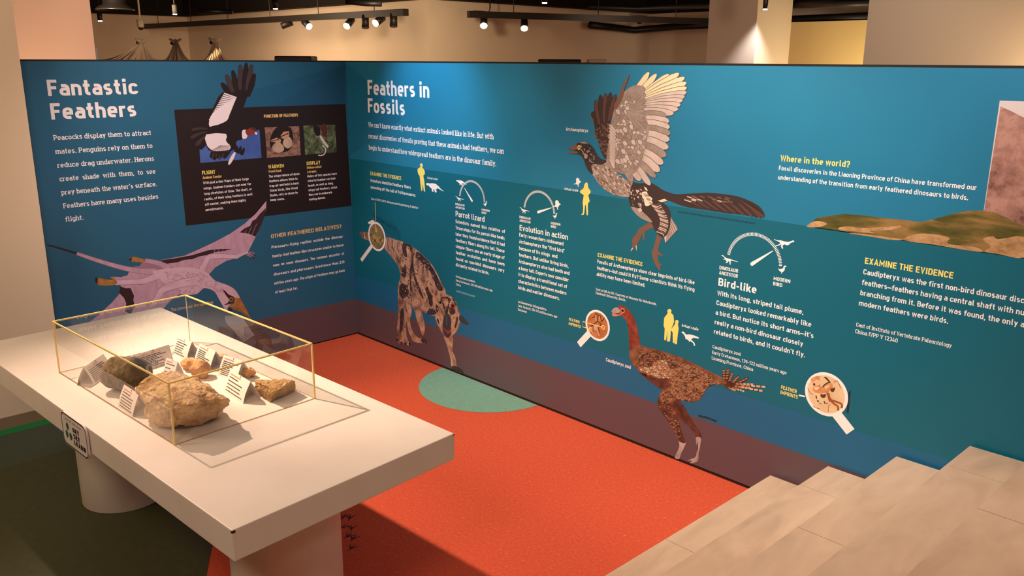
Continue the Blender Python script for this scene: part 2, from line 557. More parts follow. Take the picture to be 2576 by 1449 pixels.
class Flat:
    """Collects flat printed shapes lying on a wall (or any u,v plane)."""
    def __init__(self, plane):
        self.plane = plane
        self.v, self.f, self.m = [], [], []
        self.n, self.tick = 0, True
        self.down = 0          # layers to take off, so that a picture lies close to its panel
    def step(self):
        # later prints lie a hair above earlier ones
        if self.tick:
            self.n += 1
        return self.n * .08
    def poly(self, uv, layer=0, mi=0):
        layer += self.step()
        base = len(self.v)
        self.v += [self.plane.at(u, w, layer - self.down) for u, w in uv]
        tris = tessellate_polygon([[Vector((u, w, 0)) for u, w in uv]])
        for t in tris:
            self.f.append(tuple(base + i for i in t)); self.m.append(mi)
    def pix(self, pts, layer=0, mi=0, o=(0, 0), s=1.0, sm=0):
        uv = [self.plane.uv(o[0] + x / s, o[1] + y / s) for x, y in pts]
        if sm:
            uv = curve(uv, sm, True)
        self.poly(uv, layer, mi)
    def line(self, pts, width, layer=0, mi=0, o=(0, 0), s=1.0, sm=0):
        """stroke through pixel points; width in metres (or start,end)"""
        uv = [self.plane.uv(o[0] + x / s, o[1] + y / s) for x, y in pts]
        self.stroke(uv, width, layer, mi, sm)
    def stroke(self, uv, width, layer=0, mi=0, sm=0):
        if sm:
            uv = curve(uv, sm, False)
        n = len(uv)
        P = [Vector(p) for p in uv]
        Lp, Rp = [], []
        for i, p in enumerate(P):
            d = (P[min(i + 1, n - 1)] - P[max(i - 1, 0)])
            if d.length < 1e-9:
                d = Vector((1, 0))
            d.normalize()
            if isinstance(width, (tuple, list)):
                f = i / (n - 1) * (len(width) - 1)
                k = min(int(f), len(width) - 2)
                w = width[k] + (width[k + 1] - width[k]) * (f - k)
            else:
                w = width
            nn = Vector((-d.y, d.x)) * w / 2
            Lp.append(p + nn); Rp.append(p - nn)
        up = self.step()
        for i in range(n - 1):
            b = len(self.v)
            e = layer - self.down + up + (i % 5) * .07
            for p in (Lp[i], Rp[i], Rp[i + 1], Lp[i + 1]):
                self.v.append(self.plane.at(p.x, p.y, e))
            self.f.append((b, b + 1, b + 2, b + 3)); self.m.append(mi)
    def quadset(self, quads, u0, v0, su, sv, layer, mi=0):
        for k_, (q, sub) in enumerate(quads):
            b = len(self.v)
            self.v += [self.plane.at(u0 + p.x * su, v0 + p.y * sv, layer + sub * .5 + (k_ % 5) * .09) for p in q]
            self.f.append((b, b + 1, b + 2, b + 3)); self.m.append(mi)
    def disc(self, cu, cv, ru, rv, layer=0, mi=0, n=32):
        self.poly([(cu + ru * math.cos(2 * math.pi * i / n), cv + rv * math.sin(2 * math.pi * i / n)) for i in range(n)], layer, mi)
    def ring(self, cu, cv, r0, r1, layer=0, mi=0, n=48):
        b = len(self.v)
        for i in range(n):
            a = 2 * math.pi * i / n
            self.v += [self.plane.at(cu + r0 * math.cos(a), cv + r0 * math.sin(a), layer - self.down), self.plane.at(cu + r1 * math.cos(a), cv + r1 * math.sin(a), layer - self.down)]
        for i in range(n):
            j = (i + 1) % n
            self.f.append((b + 2 * i, b + 2 * i + 1, b + 2 * j + 1, b + 2 * j)); self.m.append(mi)
    def build(self, name, mats, parent, label=None):
        me = bpy.data.meshes.new(name)
        me.from_pydata(self.v, [], self.f)
        o = link(name, me, mats, parent)
        for p, k in zip(me.polygons, self.m):
            p.material_index = k
        if label:
            o['label'] = label
        return o

def curve(pts, n, closed):
    """Catmull-Rom through the points, n pieces per span"""
    P = [Vector(p) for p in pts]
    m_ = len(P)
    out = []
    for i in range(m_ if closed else m_ - 1):
        p1, p2 = P[i], P[(i + 1) % m_]
        p0 = P[i - 1] if (closed or i > 0) else p1
        p3 = P[(i + 2) % m_] if (closed or i + 2 < m_) else p2
        for j in range(n):
            t = j / n
            out.append(tuple(0.5 * ((2 * p1) + (p2 - p0) * t + (2 * p0 - 5 * p1 + 4 * p2 - p3) * t * t + (3 * p1 - p0 - 3 * p2 + p3) * t ** 3)))
    if not closed:
        out.append(tuple(P[-1]))
    return out

def put_line(fl, txt, u0, u1, v, cap, t, slab, layer, tail='', mi=0):
    gap = .10 if not slab else .11
    wd = text_width(txt, t, slab, gap)
    su = (u1 - u0) / wd
    x = 0.0
    for ch in txt + tail:
        q, w = glyph_quads(ch, t, slab)
        fl.quadset(q, u0 + x * su, v, su, cap, layer, mi)
        x += w + gap

def text(wall, parent, name, lines, first, last, cap_px, mt, t=.17, slab=False, layer=9, label=None):
    """lines = [(words, pixel column where the line ends[, words cut off by the frame])]; first / last = pixel of
    the first and the last line's baseline start; a single line may end at a pixel instead."""
    fl = Flat(wall)
    a = wall.uv(*first)
    b = wall.uv(*last) if last else a
    cap = wall.uv(first[0], first[1] - cap_px)[1] - a[1]
    n = len(lines)
    for i, ln in enumerate(lines):
        f = i / (n - 1) if n > 1 else 0
        u0 = a[0] + (b[0] - a[0]) * f
        v = a[1] + (b[1] - a[1]) * f
        y0 = first[1] + ((last[1] if last else first[1]) - first[1]) * f
        u1 = wall.u_at(ln[1], y0, v)
        put_line(fl, ln[0], u0, u1, v, cap, t, slab, layer, ln[2] if len(ln) > 2 else '')
    return fl.build(name, mt, parent, label)
# ------------------------------------------------------------------ the hall
M_WALL = mat('wall_paint', rgb(226, 206, 182), 0.85, 0.2)
M_CEIL = mat('black_ceiling', rgb(24, 19, 17), 0.8, 0.2)
M_BLACK = mat('black_metal', rgb(22, 19, 18), 0.5, 0.4)
M_CARPET = noise_mat('orange_floor', [(0.3, rgb(196, 76, 48)), (0.55, rgb(208, 86, 56)), (0.66, rgb(214, 96, 64)), (0.76, rgb(240, 164, 130))], 60, 0.75, 0.25, 8, bump=0.15)
M_TEAL = noise_mat('teal_floor', [(0.3, rgb(112, 156, 136)), (0.7, rgb(126, 168, 148))], 25, 0.65, 0.3, 8)
M_OLIVE = noise_mat('olive_floor', [(0.3, rgb(58, 62, 34)), (0.7, rgb(68, 70, 40))], 25, 0.6, 0.35, 8)
M_MOSS = mat('grey_green_floor', rgb(62, 74, 62), 0.6, 0.35)
M_GREEN = mat('green_floor', rgb(22, 120, 62), 0.6, 0.35)
M_SKIRT = mat('skirting', rgb(140, 118, 98), 0.6, 0.3)

bm = new()
box(bm, -14, 11, -8.5, 12, -0.3, 0)
floor = struct('floor', bm, M_CARPET)

class Ground:
    def at(self, u, v, layer=0):
        return Vector((u, v, 0.0008 + 0.0006 * layer))
    def uv(self, x, y):
        p = hit(x, y, 2, 0)
        return (p.x, p.y)
G = Ground()
fl = Flat(G)
fl.poly([(0.78, -8.4), (11, -8.4), (11, -7.6), (2.711, -2.682), (0.78, -1.54)], 0)
fl.build('olive_floor', M_OLIVE, floor, 'olive green floor area under the table')
fl = Flat(G)
fl.poly([(0.256, -8.4), (0.78, -8.4), (0.78, -1.54), (0.256, -1.2)], 0)
fl.build('grey_green_band', M_MOSS, floor, 'grey green floor band')
fl = Flat(G)
fl.poly([(0.16, -8.4), (0.256, -8.4), (0.256, -2.55), (0.16, -2.55)], 0)
fl.build('green_stripe', M_GREEN, floor, 'bright green floor stripe')
fl = Flat(G)
fl.poly([(1.763 + .54 * math.cos(math.pi * (1 + i / 40)), min(-0.001, .02 + .54 * math.sin(math.pi * (1 + i / 40)))) for i in range(41)], 1)
fl.build('teal_circle', M_TEAL, floor, 'teal half circle set in the orange floor')

bm = new(); box(bm, -14, 11, -8.5, 12, 4.3, 4.5); struct('ceiling', bm, M_CEIL)
# white wall the left panel butts against
bm = new(); box(bm, -0.5, 0.155, -8.5, -2.514, 0, 4.3); struct('wall_left', bm, M_WALL)
bm = new(); box(bm, 0.155, 0.163, -8.5, -2.53, 0.0, 0.082); struct('baseboard_left', bm, M_SKIRT)
# the hall's walls behind the panels
bm = new(); box(bm, -11.2, -3.3, 3.5, 3.7, 0, 4.3); struct('wall_back', bm, M_WALL)
bm = new(); box(bm, -11.3, -10.9, -8.5, 3.5, 0, 4.3); struct('wall_far_left', bm, M_WALL)
bm = new(); box(bm, -3.5, -3.3, 3.7, 8.4, 0, 4.3); struct('wall_back_return', bm, M_WALL)
bm = new(); box(bm, -3.5, 9.0, 8.4, 8.6, 0, 4.3); struct('wall_far', bm, M_WALL)
# dark band where the open ceiling begins
bm = new(); box(bm, -10.9, -3.1, 3.3, 3.5, 3.2, 4.3); box(bm, -10.9, -10.6, -8, 3.3, 3.2, 4.3); box(bm, -3.3, -3.1, 3.5, 8.4, 3.2, 4.3); box(bm, -3.1, 5, 8.2, 8.4, 3.2, 4.3)
struct('trim_1', bm, M_CEIL)
# columns
P = hit(225, 0, 0, -1.5); Q = hit(36, 0, 0, -1.5)
bm = new(); box(bm, -2.4, -1.5, Q.y - .6, P.y, 0, 4.3); struct('wall_left_column', bm, mat('pink_paint', rgb(232, 196, 172), 0.85, 0.2))
K = hit(1903, 60, 1, 5.8); K2 = hit(1782, 60, 1, 5.8)
lamp('SPOT', (K.x + .30, 5.55, 3.25), (K.x + .10, 5.75, 1.8), 110, (0.98, 0.94, 1.0), 0.03, 72, 0.7)
bm = new(); box(bm, K2.x, K.x, 5.8, 5.8 + 0.85, 0, 4.3); struct('wall_middle_column', bm, M_WALL)
K = hit(2181, 60, 1, 3.2)
bm = new(); box(bm, K.x, K.x + 4.6, 3.2, 4.2, 0, 4.3); struct('wall_right_column', bm, M_WALL)
K = hit(1960, 57, 1, 7.4); K2 = hit(2190, 50, 1, 7.4)
bm = new(); box(bm, K.x - 1.0, K2.x + 2.5, 7.4, 7.5, 0, (K.z + K2.z) / 2); struct('wall_yellow', bm, mat('yellow_paint', rgb(240, 212, 150), 0.85, 0.2))
# walls the camera cannot see, which close the hall
bm = new(); box(bm, 9.0, 9.2, -8.5, 8.6, 0, 4.3); struct('wall_right', bm, M_WALL)
bm = new(); box(bm, -0.5, 9.2, -8.7, -8.5, 0, 4.3); struct('wall_rear', bm, M_WALL)

# ------------------------------------------------------------------ staircase of boarded steps
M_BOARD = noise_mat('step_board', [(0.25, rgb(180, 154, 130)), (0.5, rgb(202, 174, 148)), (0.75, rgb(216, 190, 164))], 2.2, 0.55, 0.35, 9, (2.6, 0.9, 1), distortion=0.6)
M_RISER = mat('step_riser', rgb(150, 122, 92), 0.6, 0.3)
stairs = tag(empty('staircase', (4.9, -2, 0)), 'wide staircase of sand-coloured boards climbing beside the right-hand dinosaur panel', 'stairs')
edges = [4.172, 4.498, 4.842, 5.166, 5.50, 5.84]
tops = [0.150, 0.325, 0.503, 0.671, 0.845, 1.02]
joints = {0: [(1711, 1374)], 1: [(2030, 1225)], 2: [(2054, 1345)], 3: [(2406, 1178)], 4: [(2530, 1303)], 5: []}
for i, (x, z) in enumerate(zip(edges, tops)):
    x1 = edges[i + 1] if i + 1 < len(edges) else 8.9
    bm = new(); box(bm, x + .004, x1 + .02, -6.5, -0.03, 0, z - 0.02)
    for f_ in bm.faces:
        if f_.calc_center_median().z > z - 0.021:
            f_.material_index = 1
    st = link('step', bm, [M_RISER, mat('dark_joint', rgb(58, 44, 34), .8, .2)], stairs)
    ys = sorted([hit(px_, py_, 2, z).y for px_, py_ in joints[i]])
    cuts = [-6.5] + ys + [-0.022]
    for a, b in zip(cuts, cuts[1:]):
        bm = new(); box(bm, x, x1 + .012, a + .0022, b - .0022, z - 0.02, z)
        bd = link('tread_board', bm, M_BOARD, st)
        bd.matrix_parent_inverse = Matrix.Identity(4)
# ------------------------------------------------------------------ the two printed panels
M_PBLUE = noise_mat('print_blue', [(0.3, rgb(30, 118, 156)), (0.7, rgb(34, 126, 164))], 0.8, 0.42, 0.4, 3)
M_PTEAL = mat('print_teal', rgb(12, 102, 126), 0.42, 0.4)
M_PMID = mat('print_mid_blue', rgb(28, 100, 142), 0.42, 0.4)
M_PBROWN = mat('print_brown', rgb(96, 76, 84), 0.45, 0.35)
M_LBLUE = noise_mat('print_left_blue', [(0.3, rgb(36, 92, 120)), (0.7, rgb(40, 104, 142))], 0.7, 0.42, 0.4, 2)
M_LDEEP = mat('print_left_deep', rgb(24, 84, 124), 0.42, 0.4)
M_INKW = mat('white_print', rgb(250, 244, 246), 0.5, 0.3)
M_INKY = mat('yellow_print', rgb(250, 226, 120), 0.5, 0.3)
M_INKO = mat('amber_print', rgb(248, 205, 130), 0.5, 0.3)
M_INKG = mat('grey_print', rgb(150, 185, 205), 0.5, 0.3)
M_INKD = mat('dark_print', rgb(30, 52, 62), 0.5, 0.3)
M_PDARK = mat('print_black', rgb(38, 26, 26), 0.45, 0.35)

HW = 2.4
LEFT = tag(empty('exhibit_panel', (0, -1.24, 0)), "left printed display panel headed 'Fantastic Feathers' with a flying condor and a pink pterosaur", 'display panel')
RIGHT = tag(empty('exhibit_panel', (3.2, 0, 0)), "long right printed display panel headed 'Feathers in Fossils' with feathered dinosaurs", 'display panel')
UR = 6.9
bm = new(); box(bm, -0.06, 0, -2.474, -0.0015, 0.012, HW - .011); link('panel_board', bm, M_LBLUE, LEFT)
bm = new(); box(bm, -0.062, 0.001, -2.474, -0.0015, HW - .011, HW); link('top_edge', bm, M_BLACK, LEFT, )
bm = new(); box(bm, -0.062, 0.001, -2.478, -2.470, 0.012, HW - .011); link('side_edge', bm, M_BLACK, LEFT)
bm = new(); box(bm, -0.055, -0.006, -2.474, -0.0015, 0.0, 0.012); link('bottom_gap', bm, M_BLACK, LEFT)
bm = new(); box(bm, -0.062, UR, 0, 0.06, 0.02, HW - .011); link('panel_board', bm, M_PBLUE, RIGHT)
bm = new(); box(bm, -0.062, UR, -0.0005, 0.062, HW - .011, HW); link('top_edge', bm, M_BLACK, RIGHT)
bm = new(); box(bm, 0.0, UR, 0.004, 0.055, 0.0, 0.02); link('bottom_gap', bm, M_BLACK, RIGHT)
# bands of colour
ZB, ZM, ZT = 0.3305, 0.558, 1.587
fl = Flat(WL); fl.poly([(-2.47, 0.012), (-0.002, 0.012), (-0.002, ZB), (-2.47, ZB)], 0); fl.build('brown_band', M_PBROWN, LEFT)
fl = Flat(WL); fl.pix([(868, 163), (868, 262), (700, 266), (690, 268)], 0); fl.pix([(868, 163), (690, 268), (560, 270), (640, 225)], 0, 1)  # shadows the right panel casts by the corner, painted as darker facets
fl.build('painted_shadow', [mat('shadow_facet_a', rgb(30, 82, 116), 0.42, 0.4), mat('shadow_facet_b', rgb(32, 88, 122), 0.42, 0.4)], LEFT)
fl = Flat(WR); fl.poly([(0.002, 0.02), (UR, 0.02), (UR, ZB), (0.002, ZB)], 0); fl.build('brown_band', M_PBROWN, RIGHT)
fl = Flat(WR); fl.poly([(0.002, ZB), (UR, ZB), (UR, ZM), (0.002, ZM)], 0); fl.build('mid_blue_band', M_PMID, RIGHT)
fl = Flat(WR); fl.poly([(0.002, ZM), (UR, ZM), (UR, ZT), (0.002, ZT)], 0); fl.build('teal_band', M_PTEAL, RIGHT)
fl = Flat(WR); fl.pix([(869, 160), (930, 208), (1010, 300), (877, 394)], 0); fl.build('painted_shadow', mat('shadow_facet_c', rgb(26, 110, 146), 0.42, 0.4), RIGHT)  # the left panel's shadow by the corner, painted as a darker facet

# black box of the left panel with its three photographs
fl = Flat(WL); fl.pix([(438, 276), (869, 261.5), (884, 518), (468, 568)], 1); fl.build('black_box', M_PDARK, LEFT)

# ---- left panel words
text(WL, LEFT, 'title_text', [('Fantastic', 346.4)], (121.5, 241.5), None, 41, M_INKW, .185)
text(WL, LEFT, 'title_text', [('Feathers', 343.6)], (129.7, 300.9), None, 41, M_INKW, .185)
text(WL, LEFT, 'body_text', [('Peacocks display them to attract', 380.3), ('mates. Penguins rely on them to', 383.7),
     ('reduce drag underwater. Herons', 387.8), ('create  shade  with  them,  to  see', 391), ('prey beneath the water\u2019s surface.', 394.7),
     ('Feathers have many uses besides', 398.3), ('flight.', 210.3)], (135.3, 352.7), (164.8, 557.6), 13, M_INKW, .15, True)
text(WL, LEFT, 'heading_text', [('FUNCTION OF FEATHERS', 749.7)], (664.1, 296.6), None, 8, M_INKO, .19)
text(WL, LEFT, 'heading_text', [('FLIGHT', 541.6)], (508.5, 439.6), None, 9.5, M_INKY, .18)
text(WL, LEFT, 'subheading_text', [('Andean Condor', 558)], (509.9, 450.6), None, 7, M_INKO, .17)
text(WL, LEFT, 'body_text', [('With just a few flaps of their large', 625.5), ('wings, Andean Condors can soar for', 631.8), ('long stretches of time. The shaft, or', 633.2),
     ('rachis, of their wing feathers is well', 635), ('off-center, making them highly', 618.6), ('aerodynamic.', 562.3)], (511, 463.6), (517, 531.2), 6.6, M_INKW, .16)
text(WL, LEFT, 'heading_text', [('WARMTH', 714)], (674.4, 424.4), None, 9, M_INKY, .18)
text(WL, LEFT, 'subheading_text', [('Wood Duck', 707.8)], (675.2, 434.6), None, 6.4, M_INKO, .17)
text(WL, LEFT, 'body_text', [('The wispy nature of down', 753.3), ('feathers allows them to', 748.3), ('trap air and hold in heat.', 752.7), ('Water birds, like Wood', 748.6),
     ('Ducks, rely on down to', 748.6), ('keep warm.', 715.5)], (676.3, 447), (680.4, 506.4), 6.2, M_INKW, .16)
text(WL, LEFT, 'heading_text', [('DISPLAY', 805.7)], (771.5, 415.9), None, 9, M_INKY, .18)
text(WL, LEFT, 'subheading_text', [('Ribbon-tailed', 808), ('Astrapia', 795.5)], (772, 425), (772.6, 435.5), 6, M_INKO, .17)
text(WL, LEFT, 'body_text', [('Males of this species have', 847.2), ('colorful feathers on their', 844.4), ('heads, as well as long,', 838.3), ('wispy tail feathers, which', 848),
     ('they use in elaborate', 835.3), ('mating dances.', 819.5)], (773.2, 446.5), (777.6, 504.5), 6, M_INKW, .16)
text(WL, LEFT, 'heading_text', [('OTHER FEATHERED RELATIVES?', 858.7)], (682, 599.5), None, 10, M_INKO, .17)
text(WL, LEFT, 'body_text', [('Pterosaurs\u2014flying  reptiles  outside  the  dinosaur', 862.5), ('family\u2014had feather-like structures similar to those', 864),
     ('seen  on  some  dinosaurs.  The  common  ancestor  of', 865.5), ('dinosaurs and pterosaurs lived more than 235', 866.5), ('million years ago. The origin of feathers may go back', 867.5),
     ('at least that far.', 749)], (683.1, 625.5), (692.2, 738.4), 7.2, M_INKW, .16)
text(WL, LEFT, 'caption_text', [('The pterosaur Dorygnathus', 536.3)], (430.6, 783.6), None, 8, M_INKO, .15, layer=6)

# ---- right panel words
text(WR, RIGHT, 'title_text', [('Feathers in', 1080.3)], (925.7, 237.9), None, 37, M_INKW, .18)
text(WR, RIGHT, 'title_text', [('Fossils', 1019)], (926.2, 282.9), None, 36, M_INKW, .18)
text(WR, RIGHT, 'body_text', [('We can\u2019t know exactly what extinct animals looked like in life. But with', 1241.7),
     ('recent discoveries of fossils proving that these animals had feathers, we can', 1267.4), ('begin to understand how widespread feathers are in the dinosaur family.', 1248.3)],
     (927, 319.3), (928.5, 376.2), 12, M_INKW, .15, True)
text(WR, RIGHT, 'heading_text', [('EXAMINE THE EVIDENCE', 1009.7)], (932, 440.3), None, 9, M_INKY, .18)
text(WR, RIGHT, 'body_text', [('Scientists identified feathery fibers', 1033.6), ('extending off the tail of Psittacosaurus.', 1046.5)], (932.3, 457.4), (932.7, 473.9), 7.6, M_INKW, .16)
text(WR, RIGHT, 'credit_text', [('Cast of SMF R 4970, Naturmuseum Senckenberg, Frankfurt', 1052.4)], (934.1, 502), None, 5.4, M_INKW, .13, True)
text(WR, RIGHT, 'scale_text', [('Actual scale', 1101.2)], (1075.2, 449.5), None, 5.6, M_INKW, .15)
text(WR, RIGHT, 'dial_text', [('DINOSAUR', 1169), ('ANCESTOR', 1169.3)], (1145.8, 515.4), (1146, 523.4), 5.2, M_INKW, .17)
text(WR, RIGHT, 'dial_text', [('MODERN', 1231.9), ('BIRD', 1223.2)], (1211.7, 529.5), (1212, 537.2), 5.2, M_INKW, .17)
text(WR, RIGHT, 'heading_text', [('Parrot lizard', 1219)], (1146.5, 544.2), None, 14, M_INKW, .16)
text(WR, RIGHT, 'body_text', [('Scientists  named  this  relative  of', 1270.6), ('Triceratops for its parrot-like beak;', 1270), ('later they found evidence that it had', 1269.7),
     ('feathery fibers along its tail. These', 1269.4), ('simple fibers are an early stage of', 1269.4), ('feather  evolution  and  have  been', 1269.2), ('found  on  non-bird  dinosaurs  very', 1269),
     ('distantly related to birds.', 1230.7)], (1146.3, 560.7), (1147, 669.3), 8.4, M_INKW, .165)
text(WR, RIGHT, 'credit_text', [('Psittacosaurus sinensis', 1195), ('Early Cretaceous, 120\u2013100 million years ago', 1239.3), ('China', 1158.8)], (1147.2, 697.9), (1147.3, 717.4), 5.4, M_INKW, .13, True)
text(WR, RIGHT, 'credit_text', [('AMNH Exhibition model', 1195.3)], (1147.9, 734.1), None, 5.2, M_INKG, .13, True)
text(WR, RIGHT, 'dial_text', [('DINOSAUR', 1334.9), ('ANCESTOR', 1334.9)], (1307, 548.5), (1307, 557.2), 6, M_INKW, .17)
text(WR, RIGHT, 'dial_text', [('MODERN', 1409.7), ('BIRD', 1399)], (1386, 563.7), (1386, 572.1), 6, M_INKW, .17)
text(WR, RIGHT, 'heading_text', [('Evolution in action', 1429)], (1307.3, 579.1), None, 14, M_INKW, .16)
text(WR, RIGHT, 'body_text', [('Early researchers nicknamed', 1417.4), ('Archaeopteryx the \u201cfirst bird\u201d', 1420.3), ('because of its wings  and', 1402.2), ('feathers. But unlike living birds,', 1430.3),
     ('Archaeopteryx also had teeth and', 1432.8), ('a bony tail. Experts now consider', 1430.8), ('it to display a transitional set of', 1426.5), ('characteristics between modern', 1424.8),
     ('birds and earlier dinosaurs.', 1407.9)], (1306.6, 594.5), (1304, 726.9), 9, M_INKW, .165)
text(WR, RIGHT, 'credit_text', [('Archaeopteryx lithographica', 1373.9), ('Late Jurassic, 152\u2013145 million years ago', 1401.7), ('Germany', 1325.5)], (1303.8, 761.2), (1303.3, 780.8), 5.8, M_INKW, .13, True)
text(WR, RIGHT, 'scale_text', [('Actual scale', 1454.6)], (1419.8, 477.3), None, 6.4, M_INKW, .16)
text(WR, RIGHT, 'caption_text', [('Archaeopteryx', 1479.6)], (1423.6, 328.5), None, 8.6, M_INKW, .16)
text(WR, RIGHT, 'heading_text', [('EXAMINE THE EVIDENCE', 1616.3)], (1504, 645.7), None, 10, M_INKY, .17)
text(WR, RIGHT, 'body_text', [('Fossils of Archaeopteryx show clear imprints of bird-like', 1747), ('feathers\u2014but could it fly? Some scientists think its flying', 1747), ('ability may have been limited.', 1622.8)],
     (1502.8, 661.8), (1501.1, 693.4), 9.2, M_INKW, .165)
text(WR, RIGHT, 'credit_text', [('Cast of MB.Av.101, Courtesy of Museum f\xfcr Naturkunde,', 1652), ('Humboldt University, Berlin', 1573)], (1499.6, 730.1), (1499.3, 739.3), 6, M_INKW, .13, True)
text(WR, RIGHT, 'label_text', [('FEATHER', 1458.3), ('IMPRINTS', 1461)], (1431.5, 806.1), (1430.8, 816.8), 7, M_INKY, .17)
text(WR, RIGHT, 'caption_text', [('Caudipteryx zoui', 1587.2)], (1524.6, 908.2), None, 9, M_INKW, .16)
text(WR, RIGHT, 'scale_text', [('Actual scale', 1756.9)], (1714.8, 821), None, 7.4, M_INKW, .16)
text(WR, RIGHT, 'dial_text', [('DINOSAUR', 1856.8), ('ANCESTOR', 1856.3)], (1809.9, 677), (1808.8, 689.7), 9, M_INKW, .18)
text(WR, RIGHT, 'dial_text', [('MODERN', 1988), ('BIRD', 1967.8)], (1946, 704.1), (1944.9, 717.3), 9, M_INKW, .18)
text(WR, RIGHT, 'heading_text', [('Bird-like', 1902.4)], (1807.1, 718.2), None, 20, M_INKW, .18)
text(WR, RIGHT, 'body_text', [('With its long, striped tail plume,', 2021), ('Caudipteryx looked remarkably like', 2040.4), ('a bird. But notice its short arms\u2014it\u2019s', 2046.2), ('really a non-bird dinosaur closely', 2020),
     ('related to birds, and it couldn\u2019t fly.', 2025.2)], (1804.4, 742.2), (1795.8, 838.8), 12, M_INKW, .165)
text(WR, RIGHT, 'credit_text', [('Caudipteryx zoui', 1863.2), ('Early Cretaceous, 139\u2013122 million years ago', 1978.3), ('Lioaning Province, China', 1894)], (1792.8, 875.5), (1790.6, 903.6), 8.2, M_INKW, .14, True)
text(WR, RIGHT, 'heading_text', [('Where in the world?', 2137.5)], (1963, 405.1), None, 15.5, M_INKY, .18)
text(WR, RIGHT, 'body_text', [('Fossil discoveries in the Liaoning Province of China have transformed our', 2456.3), ('understanding of the transition from early feathered dinosaurs to birds.', 2435.3)], (1959.3, 427.9), (1957, 451), 11.5, M_INKW, .165)
text(WR, RIGHT, 'heading_text', [('EXAMINE THE EVIDENCE', 2397.2)], (2175.5, 663), None, 15.5, M_INKY, .18)
text(WR, RIGHT, 'body_text', [('Caudipteryx was the first non-bird dinosaur disc', 2576, 'overed'), ('feathers\u2014feathers having a central shaft with nu', 2576), ('branching from it. Before it was found, the only a', 2576),
     ('modern feathers were birds.', 2385)], (2171.5, 689.7), (2160.4, 767.8), 13.5, M_INKW, .165)
text(WR, RIGHT, 'credit_text', [('Cast of Institute of Vertebrate Paleontology', 2393.3), ('China IVPP V 12340', 2257.9)], (2153.8, 820.8), (2151.3, 837.4), 10, M_INKW, .14, True)
text(WR, RIGHT, 'label_text', [('FEATHER', 2004.2), ('IMPRINTS', 2006.7)], (1964.9, 978.2), (1963.3, 990.6), 9.4, M_INKY, .17)
text(WR, RIGHT, 'credit_text', [('Illustration by Zhao Chuang; Courtesy of Peking Natural Science Organization', 1900)], (1705.6, 534.5), None, 5, M_INKD, .13)

# ---- evolution dials
def silhouette(fl, kind, cu, cv, su, sv, layer=8, mi=0):
    S = {
        'theropod': [(-1, .55), (-.93, .68), (-.72, .66), (-.6, .42), (-.35, .25), (.0, .2), (.4, .1), (1, -.08), (.95, -.13), (.4, -.1), (.18, -.14), (.1, -.3), (.2, -.5), (.12, -.8), (.2, -.95), (.02, -.95), (.05, -.6), (-.05, -.35), (-.2, -.4), (-.16, -.65), (-.35, -.85), (-.5, -.8), (-.3, -.62), (-.38, -.3), (-.5, -.12), (-.72, -.22), (-.66, -.05), (-.55, .08), (-.66, .35), (-.78, .45)],
        'duck': [(-1, .1), (-.6, -.05), (-.1, .1), (.2, .3), (.25, .65), (.5, .95), (.75, .95), (.98, .7), (.72, .68), (.55, .55), (.6, .1), (.4, -.35), (.05, -.6), (.1, -.85), (-.1, -.9), (-.12, -.6), (-.5, -.45)],
        'caudi': [(-1, .62), (-.6, .5), (-.35, .6), (.1, .5), (.45, .55), (.75, .8), (.85, .95), (1, .88), (.98, .65), (.8, .58), (.62, .3), (.5, .0), (.32, -.12), (.1, -.02), (-.1, -.3), (.0, -.8), (-.12, -.85), (-.25, -.4), (-.2, -.1), (-.45, -.4), (-.75, -.6), (-.78, -.48), (-.5, -.25), (-.3, .1), (-.5, .3), (-.95, .5)],
        'archae': [(-1, -.55), (-.4, -.25), (-.25, .05), (-.35, .5), (-.15, .95), (.2, .9), (.45, .75), (.55, .4), (.95, .3), (.8, .05), (.55, -.05), (.45, -.35), (.3, -.5), (.35, -.9), (.2, -1), (.1, -.5), (-.3, -.45)],
        'psittaco': [(-1, .5), (-.85, .72), (-.55, .68), (-.35, .8), (.1, .78), (.4, .45), (.7, .0), (1, -.2), (.75, -.18), (.3, .12), (.12, -.1), (.18, -.6), (-.02, -.65), (-.08, -.25), (-.2, -.2), (-.18, -.6), (-.35, -.62), (-.38, -.1), (-.55, .0), (-.68, .3), (-.9, .3)],
    }[kind]
    fl.poly([(cu + x * su, cv + y * sv) for x, y in S], layer, mi)

def sil(fl, kind, px_, hw, hh, layer=8, mi=0):
    c = WR.uv(*px_)
    su = abs(WR.uv(px_[0] + hw, px_[1])[0] - WR.uv(px_[0] - hw, px_[1])[0]) / 2
    sv = abs(WR.uv(px_[0], px_[1] - hh)[1] - WR.uv(px_[0], px_[1] + hh)[1]) / 2
    silhouette(fl, kind, c[0], c[1], su, sv, layer, mi)

